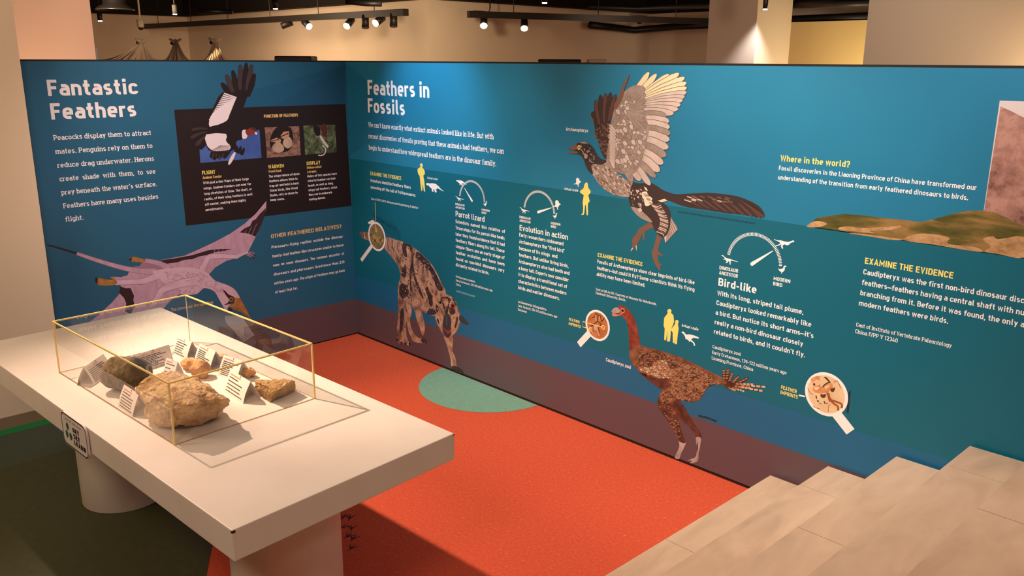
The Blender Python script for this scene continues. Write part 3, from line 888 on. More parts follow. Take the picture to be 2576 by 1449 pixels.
def dial(a, b, top, needle, kinds):
    """a, b = pixel of the arc's two ends, top = pixel of its crown"""
    A, Bq, T = WR.uv(*a), WR.uv(*b), WR.uv(*top)
    # circle through the three points
    ax, ay, bx, by, cx, cy = *A, *Bq, *T
    d = 2 * (ax * (by - cy) + bx * (cy - ay) + cx * (ay - by))
    ux = ((ax**2 + ay**2) * (by - cy) + (bx**2 + by**2) * (cy - ay) + (cx**2 + cy**2) * (ay - by)) / d
    uy = ((ax**2 + ay**2) * (cx - bx) + (bx**2 + by**2) * (ax - cx) + (cx**2 + cy**2) * (bx - ax)) / d
    Rr = math.hypot(ax - ux, ay - uy)
    a0 = math.atan2(ay - uy, ax - ux); a1 = math.atan2(by - uy, bx - ux)
    if a0 < 0: a0 += 2 * math.pi
    fl = Flat(WR)
    n = 58
    for i in range(n + 1):
        t = a0 + (a1 - a0) * i / n
        c, s = math.cos(t), math.sin(t)
        fl.stroke([(ux + c * Rr * .955, uy + s * Rr * .955), (ux + c * Rr * 1.07, uy + s * Rr * 1.07)], Rr * .026, 7)
    n0, n1 = WR.uv(*needle[0]), WR.uv(*needle[1])
    fl.stroke([n0, n1], (Rr * .13, Rr * .03), 7)
    fl.disc(n0[0], n0[1], Rr * .065, Rr * .065, 7, 0, 16)
    for i, (kd, px_, hw, hh) in enumerate(kinds):
        sil(fl, kd, px_, hw, hh, 8 + .2 * i)
    fl.build('evolution_dial', M_INKW, RIGHT)

dial((1157.5, 492), (1218.5, 508), (1187, 456.5), ((1187.5, 505), (1168.5, 473)), [('theropod', (1157, 499.7), 11, 7.5), ('duck', (1221, 513), 5.5, 7.6), ('psittaco', (1161.5, 461), 13.7, 8.5)])
dial((1320, 521), (1394, 537), (1353, 482.5), ((1354, 533.5), (1388, 522.5)), [('theropod', (1320, 529), 12.8, 8.5), ('duck', (1396.7, 543), 6.4, 8.2), ('archae', (1400.5, 515), 11, 12.4)])
dial((1834, 640), (1963, 668), (1896, 590), ((1892, 664), (1944.5, 631)), [('theropod', (1835.5, 653.5), 21.8, 12), ('duck', (1967.7, 677.7), 11.5, 11.8), ('caudi', (1971.5, 614), 26, 14)])

# ---- life-size comparison figures
CO, CS = (860, 380), 4.262
fl = Flat(WR)
fl.pix([(853, 132), (866, 142), (868, 160), (862, 178), (880, 195), (890, 225), (888, 252), (874, 262), (884, 320), (893, 428), (880, 430), (866, 350), (864, 418), (852, 424), (842, 340), (835, 270), (822, 250), (812, 212), (818, 186), (843, 172), (841, 150)], 6, 0, CO, CS, 2)
fl.pix([(853 + 15 * math.cos(t), 149 + 18 * math.sin(t)) for t in [i * math.pi / 8 for i in range(16)]], 7, 0, CO, CS)
fl.build('man_silhouette', M_INKY, RIGHT)
fl = Flat(WR); sil(fl, 'psittaco', (1094.5, 474), 22.7, 15, 6); fl.build('dinosaur_silhouette', M_INKW, RIGHT)
DO, DS = (1280, 440), 4.026
fl = Flat(WR)
fl.pix([(786, 77), (800, 88), (806, 130), (830, 165), (828, 182), (806, 205), (820, 268), (804, 285), (800, 330), (804, 372), (800, 410), (788, 405), (786, 360), (780, 300), (772, 310), (766, 380), (760, 403), (733, 404), (752, 382), (754, 330), (748, 280), (760, 205), (724, 180), (722, 165), (758, 134), (768, 92)], 6, 0, DO, DS)
fl.pix([(787 + 14 * math.cos(t), 93 + 17 * math.sin(t)) for t in [i * math.pi / 8 for i in range(16)]], 7, 0, DO, DS)
fl.build('woman_silhouette', M_INKY, RIGHT)
fl = Flat(WR); sil(fl, 'archae', (1452.5, 458.5), 10, 11.8, 6); fl.build('bird_silhouette', M_INKW, RIGHT)
EO, ES = (1400, 720), 3.018
fl = Flat(WR)
fl.pix([(857, 172), (872, 180), (870, 203), (888, 220), (893, 270), (882, 300), (870, 330), (862, 418), (840, 420), (842, 330), (832, 412), (818, 408), (822, 320), (814, 300), (818, 240), (845, 205), (842, 185)], 6, 0, EO, ES)
fl.pix([(913, 256), (926, 265), (922, 290), (928, 320), (922, 360), (918, 395), (914, 440), (898, 440), (900, 400), (896, 430), (884, 430), (882, 350), (868, 330), (888, 305), (900, 285)], 6, 0, EO, ES)
for cx_, cy_, r_ in ((858, 189, 15), (914, 271, 13)):
    fl.pix([(cx_ + r_ * math.cos(t), cy_ + r_ * 1.15 * math.sin(t)) for t in [i * math.pi / 8 for i in range(16)]], 7, 0, EO, ES)
fl.build('man_and_child_silhouette', M_INKY, RIGHT)
fl = Flat(WR)
fl.pix([(948, 350), (960, 342), (972, 352), (985, 368), (1010, 366), (1040, 372), (1080, 388), (1080, 398), (1040, 392), (1022, 402), (1030, 412), (1048, 430), (1054, 454), (1044, 450), (1038, 432), (1014, 414), (1008, 426), (1004, 412), (992, 404), (980, 400), (976, 382), (964, 362)], 6, 0, EO, ES)
fl.build('dinosaur_silhouette', M_INKW, RIGHT)
# ------------------------------------------------------------------ printed animals and photographs
def feather(fl, root, tip, w, mi, edge, layer, o, s, tipw=.8):
    """one printed feather with a dark outline, pixels of a zoomed view"""
    a, b = Vector(root), Vector(tip)
    d = b - a
    n = Vector((-d.y, d.x)).normalized()
    def shape(k, ext):
        e = a + d * (1 + ext)
        return [a + n * w * .45 * k, a + d * .5 + n * w * .95 * k, a + d * .85 + n * w * tipw * k, a + d * (.96 + ext) + n * w * .45 * k, e,
                a + d * (.96 + ext) - n * w * .45 * k, a + d * .85 - n * w * tipw * k, a + d * .5 - n * w * .95 * k, a - n * w * .45 * k]
    fl.pix([tuple(p) for p in shape(1.16, .012)], layer, edge, o, s)
    fl.pix([tuple(p) for p in shape(.98, 0)], layer + .05, mi, o, s)

def inside(p, poly):
    x, y = p
    c = False
    for (x0, y0), (x1, y1) in zip(poly, poly[1:] + poly[:1]):
        if (y0 > y) != (y1 > y) and x < (x1 - x0) * (y - y0) / (y1 - y0) + x0:
            c = not c
    return c

def scatter(fl, poly, count, size, ang, mis, layer, o, s, rnd, asp=1.8):
    """many small printed flecks inside an outline"""
    xs = [p[0] for p in poly]; ys = [p[1] for p in poly]
    fl.step(); fl.tick = False
    k = 0
    while k < count:
        p = (rnd.uniform(min(xs), max(xs)), rnd.uniform(min(ys), max(ys)))
        if not inside(p, poly):
            continue
        k += 1
        a = ang + rnd.uniform(-.35, .35)
        ca, sa = math.cos(a), math.sin(a)
        r = size * rnd.uniform(.7, 1.25)
        fl.pix([(p[0] + r * asp * math.cos(t) * ca - r * math.sin(t) * sa, p[1] + r * asp * math.cos(t) * sa + r * math.sin(t) * ca)
                for t in [i * math.pi / 4 for i in range(8)]], layer + (k % 23) * .06, rnd.choice(mis), o, s)
    fl.tick = True; fl.n += 18

def scales(fl, poly, step, size, ang, base, edge, layer, o, s, rnd):
    """overlapping rows of rounded covert feathers, each with a dark rim"""
    xs = [p[0] for p in poly]; ys = [p[1] for p in poly]
    y = min(ys); row = 0; k = 0
    fl.step(); fl.tick = False
    ca, sa = math.cos(ang), math.sin(ang)
    while y < max(ys):
        x = min(xs) + (step * .5 if row % 2 else 0)
        while x < max(xs):
            p = (x + rnd.uniform(-.2, .2) * step, y + rnd.uniform(-.2, .2) * step)
            if inside(p, poly):
                k += 1
                r = size * rnd.uniform(.85, 1.15)
                for kk, mi in ((1.0, edge), (.82, rnd.choice(base))):
                    fl.pix([(p[0] + r * kk * (1.5 * math.cos(t) * ca - math.sin(t) * sa), p[1] + r * kk * (1.5 * math.cos(t) * sa + math.sin(t) * ca))
                            for t in [i * math.pi / 5 for i in range(10)]], layer + (k % 23) * .13 + (.07 if kk < 1 else 0), mi, o, s)
            x += step
        y += step * .8
        row += 1
    fl.tick = True; fl.n += 38

# ---- condor (left panel)
O1, S1 = (0, 0), 3.623
O6, S6 = (400, 200), 3.623
def sh(pts):            # bring coordinates of the second zoomed view into the first one
    return [(x + 1449.2, y + 724.6) for x, y in pts]
rn = random.Random(3)
fl = Flat(WL)
fl.down = 4
BLK, BRN, WHT, RED, GRY = 0, 1, 2, 3, 4
for i, (tx, ty) in enumerate([(2018, 755), (2060, 680), (2120, 640), (2190, 590), (2245, 572), (2293, 588), (2320, 670)]):
    feather(fl, (2130 + 22 * i, 905 - 4 * i), (tx, ty), 27, BRN if i % 2 else BLK, BLK, 8 + .4 * i, O1, S1, .7)
fl.pix([(2050, 830), (2110, 850), (2160, 820), (2230, 815), (2275, 830), (2250, 890), (2225, 965), (2190, 1060), (2172, 1122), (2195, 1160), (2212, 1200), (2216, 1262), (2150, 1280), (2120, 1330), (2060, 1230), (1890, 1228), (1900, 1160), (1912, 1085), (1940, 985), (1985, 890), (2020, 845)], 12, BLK, O1, S1)
wing = [(1910, 1155), (1906, 1100), (1935, 1000), (1985, 900), (2060, 848), (2168, 882), (2130, 930), (2095, 1000), (2080, 1080), (2040, 1115), (1960, 1145)]
for i in range(15):
    f = i / 14
    a = (2155 - 70 * f, 890 + 170 * f); b = (2040 - 135 * f, 850 + 240 * f)
    fl.line([a, b], .010, 13.2, WHT, O1, S1)
fl.pix([(1910, 1155), (1906, 1100), (1940, 1030), (2040, 950), (2140, 900), (2130, 930), (2095, 1000), (2080, 1080), (2040, 1115), (1960, 1145)], 13.4, WHT, O1, S1, 2)
for i in range(7):      # tail
    f = i / 6
    feather(fl, (1915, 1170 + 60 * f), (1760 - 55 * math.sin(f * 3.1) + 60 * f, 1150 + 210 * f), 24, BRN if i % 2 else BLK, BLK, 11 + .3 * i, O1, S1)
fl.pix(sh([(450, 435), (560, 410), (640, 385), (720, 410), (757, 465), (757, 545), (720, 552), (690, 575), (640, 510), (610, 495), (445, 500)]), 13.6, BLK, O1, S1, 2)
lw = sh([(430, 500), (610, 495), (608, 550), (625, 580), (650, 605), (640, 640), (560, 650), (500, 650), (455, 625), (430, 580)])
for i in range(9):
    f = i / 8
    feather(fl, sh([(520 + 150 * f, 600)])[0], sh([(470 + 120 * f, 715 - 20 * f + 12 * (i % 3))])[0], 18, BRN if i % 2 else BLK, BLK, 12.2 + .2 * i, O1, S1)
fl.pix(sh([(425, 575), (450, 640), (520, 672), (600, 670), (680, 640), (705, 600), (690, 550), (640, 500), (440, 500)]), 14.2, BLK, O1, S1, 2)
fl.pix(lw, 14.4, WHT, O1, S1, 2)
for i in range(10):
    fl.line(sh([(470 + 18 * i, 655), (560 + 9 * i, 600)]), .004, 14.6, GRY, O1, S1)
for q in ([(690, 610), (720, 612), (712, 660), (686, 668)], [(735, 612), (752, 612), (745, 672), (708, 668)], [(765, 625), (783, 635), (768, 685), (738, 682)]):
    fl.pix(sh(q), 14.8, BLK, O1, S1, 2)
fl.pix(sh([(686, 662), (698, 668), (684, 712), (652, 768), (630, 776), (636, 740), (662, 690)]), 15, WHT, O1, S1, 2)
fl.pix(sh([(757, 466), (790, 458), (804, 480), (802, 525), (778, 542), (757, 530)]), 15.2, WHT, O1, S1, 2)
fl.pix(sh([(785, 470), (812, 452), (835, 436), (860, 438), (888, 458), (886, 480), (860, 490), (845, 505), (806, 512)]), 15.4, RED, O1, S1, 2)
fl.pix(sh([(826, 436), (862, 436), (890, 458), (884, 470), (850, 458)]), 15.6, BRN, O1, S1, 2)
fl.pix(sh([(872, 478), (892, 482), (893, 500), (880, 502)]), 15.8, WHT, O1, S1, 2)
fl.build('condor_picture', [M_PDARK, mat('feather_brown', rgb(66, 52, 52), .5, .3), mat('feather_white', rgb(238, 222, 228), .5, .3), mat('condor_red', rgb(140, 52, 36), .5, .3), mat('feather_grey', rgb(120, 100, 104), .5, .3)], LEFT)

# ---- three photographs of the black box
fl = Flat(WL)
fl.pix([(499, 338), (652.5, 327), (658, 397), (504, 410)], 3)
fl.build('sky_photo', noise_mat('photo_sky', [(.3, rgb(62, 88, 160)), (.7, rgb(84, 112, 180))], 3, .5, .3, 4), LEFT)
fl = Flat(WL)
fl.pix([(963, 437), (1277, 424), (1291, 690), (985, 715)], 3, 0, O6, S6)
fl.pix([(1020, 520), (1060, 445), (1110, 430), (1185, 432), (1215, 480), (1222, 560), (1190, 640), (1140, 662), (1090, 668), (1045, 650), (1010, 590)], 4, 1, O6, S6, 3)
fl.pix([(1085, 570), (1120, 590), (1140, 625), (1128, 655), (1090, 668), (1050, 655), (1030, 625), (1045, 590)], 5, 2, O6, S6, 3)
fl.pix([(1180, 520), (1212, 555), (1210, 600), (1180, 628), (1150, 618), (1128, 585), (1140, 545)], 5, 2, O6, S6, 3)
fl.pix([(1020, 552), (1050, 540), (1075, 528), (1105, 540), (1110, 570), (1080, 582), (1050, 568), (1022, 566)], 6, 3, O6, S6, 2)
fl.pix([(1105, 520), (1125, 490), (1150, 465), (1182, 470), (1186, 510), (1165, 545), (1130, 540)], 6, 3, O6, S6, 2)
fl.line([(1020, 560), (1095, 545)], .006, 7, 1, O6, S6); fl.line([(1100, 525), (1180, 490)], .008, 7, 1, O6, S6)
fl.pix([(1070, 525), (1100, 520), (1108, 540), (1085, 540)], 7, 1, O6, S6); fl.pix([(1130, 470), (1165, 455), (1184, 470), (1150, 476)], 7, 1, O6, S6)
fl.build('duckling_photo', [noise_mat('bark_print', [(.3, rgb(58, 34, 26)), (.5, rgb(140, 104, 90)), (.7, rgb(176, 136, 122))], 22, .5, .3, 8, distortion=1.5), M_PDARK,
                           noise_mat('duck_down', [(.3, rgb(166, 136, 116)), (.7, rgb(206, 178, 156))], 9, .5, .3, 4), mat('duck_face', rgb(196, 150, 116), .5, .3)], LEFT)
fl = Flat(WL)
fl.pix([(1315, 420), (1605, 412), (1619, 662), (1333, 685)], 3, 0, O6, S6)
fl.pix([(1475, 415), (1525, 414), (1530, 520), (1490, 510)], 4, 2, O6, S6, 2)
fl.pix([(1405, 425), (1440, 418), (1465, 440), (1470, 500), (1440, 515), (1415, 480)], 5, 1, O6, S6, 2)
fl.line([(1465, 512), (1500, 575), (1540, 620)], .012, 6, 3, O6, S6, 4); fl.line([(1470, 512), (1520, 580), (1545, 610)], .008, 6, 3, O6, S6, 4)
fl.line([(1490, 600), (1515, 625), (1515, 665), (1490, 690), (1450, 690)], .010, 7, 3, O6, S6, 5)
fl.build('paradise_bird_photo', [noise_mat('leaf_print', [(.3, rgb(36, 40, 28)), (.5, rgb(84, 96, 66)), (.7, rgb(140, 150, 118))], 16, .5, .3, 7, distortion=1.2), M_PDARK,
                               mat('photo_maroon', rgb(92, 44, 46), .5, .3), mat('photo_white', rgb(220, 210, 206), .5, .3)], LEFT)

# ---- pterosaur (left panel); second view sits 1268 lower
OP, SP = (0, 350), 3.623
def lo(pts):
    return [(x, y + 1268) for x, y in pts]
PK, PD, DK, OR, PL, PS = 0, 1, 2, 3, 4, 5
fl = Flat(WL)
fl.down = 12
def limb(pts, w, layer, mi):
    k = [x + .007 for x in w]
    fl.line(pts, tuple(k), layer, PD, OP, SP, 4)
    fl.line(pts, tuple(w), layer + .1, mi, OP, SP, 4)
fl.pix([(2427, 563), (2330, 680), (2230, 770), (2100, 860), (1950, 940), (1800, 1010), (1680, 1062), (1460, 1103), (1530, 1172), (1700, 1168), (1830, 1180), (1905, 1232), (1960, 1170), (2060, 1110), (2150, 1085), (2262, 1025), (2300, 950), (2345, 860), (2400, 720), (2425, 640)], 16, PK, OP, SP)
fl.pix([(2424, 625), (2360, 690), (2330, 730), (2300, 745), (2280, 790), (2225, 815), (2185, 850), (2265, 862), (2330, 888), (2380, 785), (2412, 700)], 16.4, DK, OP, SP)
fl.pix([(1460, 1105), (1600, 1085), (1750, 1058), (1900, 1012), (2010, 1000), (2122, 1000), (2040, 1020), (1960, 1030), (1900, 1055), (1820, 1068), (1750, 1095), (1680, 1100), (1620, 1122), (1510, 1138)], 16.4, DK, OP, SP)
for i in range(9):
    f = i / 8
    fl.line([(1900 + 330 * f, 1190 - 170 * f), (1960 + 380 * f, 1000 - 230 * f)], .003, 16.6, PS, OP, SP)
fl.pix(lo([(1100, 30), (1090, 140), (1020, 222), (900, 330), (780, 430), (1200, 440), (1480, 285), (1560, 200), (1700, 100), (1860, 20), (1800, -60), (1480, 0), (1280, 60)]), 16, PK, OP, SP)
fl.pix(lo([(1085, 20), (1100, 75), (1140, 90), (1190, 90), (1222, 160), (1215, 200), (1232, 255), (1190, 330), (1140, 300), (1150, 230), (1130, 180), (1085, 132), (1095, 90)]), 16.4, DK, OP, SP)
for i in range(8):
    f = i / 7
    fl.line(lo([(1260 + 30 * f, 90 + 30 * f), (1180 + 260 * f, 400 - 110 * f)]), .003, 16.6, PS, OP, SP)
# tail, legs, feet
fl.line([(430, 966), (500, 982), (700, 1042), (760, 1062)], (.010, .013, .016, .018), 17, DK, OP, SP, 4)
limb([(700, 1042), (900, 1110), (1100, 1168), (1260, 1200), (1420, 1210)], (.016, .022, .028, .034, .05), 17.2, PK)
fl.pix([(1300, 1118), (1272, 1155), (1200, 1166), (1290, 1192), (1500, 1190), (1455, 1145), (1400, 1120)], 16.7, PD, OP, SP)
fl.pix([(1180, 1200), (1162, 1240), (1100, 1258), (1030, 1254), (1062, 1292), (1300, 1292), (1470, 1235), (1320, 1205)], 16.7, PK, OP, SP)
limb([(1320, 1108), (1400, 1120), (1470, 1142), (1540, 1180)], (.028, .03, .034, .05), 17.6, PK)
fl.pix([(1180, 1085), (1200, 1074), (1260, 1080), (1335, 1106), (1290, 1122), (1260, 1122), (1190, 1114)], 17.8, OR, OP, SP, 2)
fl.pix([(1176, 1092), (1196, 1076), (1204, 1084), (1196, 1108), (1186, 1112)], 18, DK, OP, SP)
limb([(1050, 1308), (1200, 1300), (1310, 1292), (1440, 1245), (1520, 1222)], (.032, .034, .04, .05, .06), 17.6, PL)
fl.pix([(880, 1262), (960, 1278), (1058, 1290), (1062, 1320), (1000, 1335), (900, 1332), (884, 1310), (875, 1285)], 17.8, OR, OP, SP, 2)
fl.pix([(1000, 1258), (1040, 1250), (1056, 1288), (1030, 1280)], 17.8, OR, OP, SP)
fl.pix([(864, 1275), (876, 1258), (892, 1266), (890, 1300), (886, 1316), (872, 1308)], 18, DK, OP, SP)
# body and head
fl.pix([(1380, 1205), (1480, 1185), (1600, 1170), (1720, 1168), (1830, 1185), (1900, 1228), (1960, 1290), (2060, 1325), (2130, 1362), (2170, 1415), (2186, 1452)] + lo([(2150, 200), (2085, 255), (2060, 300), (2040, 270), (1990, 180), (1955, 122), (1900, 95), (1850, 92), (1800, 140), (1720, 152), (1640, 143)]) + [(1660, 1380), (1560, 1340), (1480, 1300), (1440, 1250)], 18.4, PL, OP, SP, 2)
body = [(1500, 1210), (1700, 1190), (1830, 1210), (1900, 1260), (2040, 1340), (2120, 1400), (2000, 1400), (1860, 1330), (1700, 1300), (1520, 1280)]
scatter(fl, body, 220, 5, .3, [PK, PS, PL], 18.6, OP, SP, rn, 2.4)
scatter(fl, [(1640, 1400), (1800, 1330), (1850, 1350), (1780, 1410)], 40, 5, 2.6, [PS, PL], 18.6, OP, SP, rn, 2.4)
limb([(1840, 1190), (1870, 1130), (1905, 1075), (2000, 1065), (2160, 1072)], (.05, .04, .04, .034, .028), 17.4, PL)
fl.line([(2150, 1078), (2230, 1040), (2280, 1035)], (.028, .02, .014), 17.6, PL, OP, SP, 3)
for q in ([(2262, 1028), (2300, 1036), (2322, 1048), (2324, 1062)], [(2255, 1045), (2290, 1055), (2310, 1070), (2312, 1090)], [(2250, 1055), (2275, 1065), (2284, 1080), (2280, 1095)]):
    fl.line(q, (.012, .01, .004), 17.8, PD, OP, SP, 3)
    fl.line(q[2:], .011, 18, DK, OP, SP)
limb([(1800, 1290)] + lo([(1640, 50), (1490, 100), (1440, 170), (1400, 240)]), (.07, .06, .048, .044, .035), 19, PL)
fl.line([(1790, 1275)] + lo([(1630, 35), (1480, 85)]), (.004, .004), 19.2, PS, OP, SP)
fl.pix(lo([(2140, 176), (2186, 178), (2210, 220), (2240, 275), (2275, 345), (2296, 376), (2255, 352), (2195, 305), (2140, 285), (2085, 258), (2130, 230)]), 19.4, OR, OP, SP)
fl.pix(lo([(2075, 262), (2110, 278), (2120, 305), (2090, 296)]), 19.6, DK, OP, SP)
fl.line(lo([(2100, 262), (2180, 285), (2260, 350)]), .004, 19.7, DK, OP, SP, 3)
fl.pix(lo([(2030, 104), (2060, 122), (2085, 150), (2125, 165), (2140, 195), (2120, 225), (2080, 238), (2038, 242), (2078, 222), (2085, 190), (2062, 160)]), 19.8, DK, OP, SP, 2)
e = WL.uv(2107 / SP, 350 + (193 + 1268) / SP)
fl.disc(e[0], e[1], .019, .019, 20, 3); fl.disc(e[0], e[1], .009, .009, 20.4, 2)
fl.build('pterosaur_picture', [noise_mat('ptero_pink', [(.3, rgb(184, 144, 168)), (.7, rgb(206, 168, 190))], 9, .5, .3, 7, (1, 3, 1)), mat('ptero_mauve', rgb(160, 122, 146), .5, .3), mat('ptero_dark', rgb(58, 40, 46), .5, .3),
                              noise_mat('ptero_orange', [(.3, rgb(150, 96, 48)), (.7, rgb(196, 140, 80))], 20, .5, .3), noise_mat('ptero_light', [(.3, rgb(206, 170, 190)), (.7, rgb(224, 192, 210))], 12, .5, .3, 6), mat('ptero_shade', rgb(190, 154, 176), .5, .3)], LEFT)

# ---- parrot lizard (right panel)
OA, SA = (880, 520), 3.2925
fl = Flat(WR)
fl.down = 16
SKN, DRK, BEAK, RDM, TAN, BLK2 = 0, 1, 2, 3, 4, 5
for i in range(26):     # quills on the tail
    f = i / 25
    x0, y0 = 235 + 165 * f, 180 + 90 * f
    a = rn.uniform(-.25, .25)
    fl.line([(x0 + 25, y0 + 15), (x0 + 15 + 50 * a, y0 - 60), (x0 - 30 + 55 * a - 30 * (1 - f), y0 - 110 - 25 * math.sin(i))], .0028, 20, 6, OA, SA, 4)
fl.pix([(85, 208), (150, 213), (290, 250), (330, 255), (385, 275), (440, 288), (500, 320), (560, 360), (620, 415), (680, 480), (720, 545), (750, 610), (775, 660), (798, 718), (780, 800), (740, 860), (700, 905), (640, 882), (600, 872), (555, 850), (520, 700), (500, 830), (465, 840), (402, 800), (400, 740), (398, 660), (408, 625), (420, 590), (415, 540), (400, 490), (380, 460), (340, 410), (300, 360), (270, 335), (155, 280), (90, 250)], 20.5, SKN, OA, SA, 2)
fl.pix([(402, 790), (400, 860), (398, 930), (392, 1000), (395, 1060), (388, 1100), (400, 1125), (430, 1142), (470, 1145), (500, 1150), (490, 1120), (472, 1080), (466, 1000), (470, 930), (480, 850), (500, 800), (470, 760)], 20.8, SKN, OA, SA, 2)
fl.pix([(470, 830), (468, 930), (478, 990), (490, 1040), (508, 1080), (522, 1112), (560, 1126), (600, 1130), (650, 1132), (636, 1108), (615, 1094), (580, 1090), (540, 1060), (512, 1010), (500, 960), (502, 910), (515, 870), (505, 820)], 20.7, TAN, OA, SA, 2)
for cx_, cy_ in ((392, 1112), (428, 1140), (462, 1146), (496, 1146)):
    fl.pix([(cx_ - 9, cy_ - 20), (cx_ + 8, cy_ - 20), (cx_ + 5, cy_ + 4), (cx_ - 4, cy_ + 4)], 21, BLK2, OA, SA)
fl.pix([(590, 1098), (620, 1092), (650, 1130), (605, 1128)], 21, DRK, OA, SA, 2)
fl.pix([(500, 730), (540, 715), (580, 730), (600, 790), (590, 850), (600, 900), (618, 960), (624, 1010), (612, 1060), (600, 1064), (588, 1035), (580, 1000), (560, 955), (550, 900), (530, 850), (505, 800)], 21.2, SKN, OA, SA, 2)
fl.pix([(540, 860), (590, 870), (610, 930), (624, 1000), (612, 1062), (600, 1064), (588, 1035), (582, 1000), (562, 955)], 21.4, TAN, OA, SA, 2)
# right foreleg below the head
fl.pix([(780, 1070), (850, 1075), (854, 1140), (850, 1190), (866, 1230), (880, 1270), (886, 1320), (930, 1350), (946, 1372), (925, 1380), (890, 1366), (850, 1345), (840, 1320), (836, 1270), (824, 1220), (808, 1160), (792, 1110)], 20.8, TAN, OA, SA, 2)
fl.pix([(846, 1318), (890, 1325), (932, 1350), (946, 1372), (925, 1380), (850, 1346)], 21, DRK, OA, SA, 2)
# printed markings: dark saddle, pale stripes, bands on the tail
for q in ([(440, 300), (520, 335), (500, 400), (470, 420), (440, 380)], [(560, 370), (640, 440), (700, 530), (745, 620), (770, 690), (730, 690), (690, 600), (640, 520), (590, 460), (550, 420)],
          [(520, 430), (540, 560), (580, 660), (620, 760), (590, 740), (545, 640), (515, 520)], [(510, 340), (530, 420), (515, 520), (512, 640), (522, 700), (500, 690), (498, 560), (508, 440)], [(440, 470), (470, 500), (460, 590), (430, 560)],
          [(420, 640), (470, 640), (490, 720), (440, 760), (410, 720)], [(420, 860), (450, 860), (440, 1000), (415, 1050)], [(650, 660), (690, 740), (680, 830), (640, 780), (620, 700)]):
    fl.pix(q, 21.6, DRK, OA, SA, 3)
for q in ([(470, 330), (500, 350), (512, 450), (490, 520), (478, 430)], [(545, 480), (570, 560), (610, 650), (650, 760), (660, 840), (630, 820), (600, 720), (560, 620), (540, 540)], [(650, 520), (680, 570), (690, 640), (660, 590)], [(430, 430), (455, 440), (450, 500), (425, 490)],
          [(640, 610), (665, 640), (700, 720), (690, 740), (655, 690)], [(430, 600), (480, 590), (500, 650), (450, 640)]):
    fl.pix(q, 21.8, TAN, OA, SA, 3)
for i in range(7):
    x, y = 300 + 20 * i, 258 + 7 * i
    fl.line([(x, y), (x - 6, y + 45), (x + 10, y + 105 - 4 * i)], .007, 21.7, DRK if i % 2 else TAN, OA, SA, 4)
for x in (95, 112, 130):
    fl.line([(x, 212), (x + 4, 262)], .006, 21.7, DRK, OA, SA)
scatter(fl, [(420, 300), (520, 330), (640, 450), (760, 690), (690, 880), (600, 850), (520, 690), (480, 800), (410, 760), (420, 560)], 260, 3.6, 1.1, [DRK, TAN, DRK, SKN], 22, OA, SA, rn)
# head
OH, SH = (1060, 720), 3.56
fl.pix([(118, 112), (150, 76), (210, 68), (270, 93), (310, 138), (326, 190), (346, 250), (346, 330), (322, 395), (282, 440), (240, 463), (204, 446), (168, 386), (134, 322), (124, 262), (108, 180)], 22.6, SKN, OH, SH, 3)
for q in ([(128, 250), (188, 250), (196, 345), (180, 385), (150, 345)], [(270, 262), (330, 236), (342, 325), (305, 395), (268, 425), (272, 330)], [(100, 100), (150, 82), (160, 110), (140, 190), (118, 200)], [(200, 435), (240, 462), (280, 440), (262, 425), (238, 440)]):
    fl.pix(q, 22.8, TAN, OH, SH, 3)
for q in ([(176, 104), (226, 96), (262, 112), (252, 165), (236, 242), (212, 242), (196, 180)], [(262, 190), (300, 205), (300, 245), (270, 255), (250, 225)], [(278, 100), (308, 140), (318, 180), (296, 160)], [(132, 160), (155, 190), (150, 230), (134, 225)], [(140, 285), (156, 300), (160, 340), (146, 320)], [(318, 270), (330, 300), (310, 370), (300, 360)]):
    fl.pix(q, 23, DRK, OH, SH, 3)
fl.pix([(196, 120), (236, 112), (240, 160), (222, 190), (204, 165)], 23.2, TAN, OH, SH, 3)
scatter(fl, [(120, 115), (270, 95), (320, 190), (260, 245), (190, 245), (130, 240)], 60, 4, .8, [DRK, TAN, SKN], 23.2, OH, SH, rn, 1.6)
for q in ([(48, 240), (62, 216), (88, 200), (124, 214), (132, 248), (88, 256)], [(338, 292), (342, 270), (362, 262), (396, 300), (428, 335), (404, 343), (352, 320)]):
    fl.pix(q, 23.4, BEAK, OH, SH, 2)
fl.pix([(194, 372), (235, 424), (272, 404), (262, 440), (240, 462), (208, 442)], 23.4, BEAK, OH, SH, 2)
fl.pix([(193, 362), (238, 395), (269, 372), (264, 402), (238, 420), (206, 394)], 23.6, RDM, OH, SH, 2)
fl.pix([(230, 238), (254, 262), (266, 300), (268, 345), (262, 382), (244, 394), (214, 384), (191, 354), (197, 300), (212, 255)], 23.8, BEAK, OH, SH, 3)
fl.line([(224, 262), (228, 300), (226, 350)], .007, 24, 7, OH, SH, 3)
fl.pix([(160, 140), (170, 132), (180, 142), (178, 156), (164, 156)], 24, BLK2, OH, SH, 2)
fl.pix([(262, 168), (280, 154), (298, 168), (300, 196), (278, 200)], 24, RDM, OH, SH, 2)
fl.pix([(272, 168), (284, 162), (293, 174), (288, 190), (274, 186)], 24.2, BLK2, OH, SH, 2)
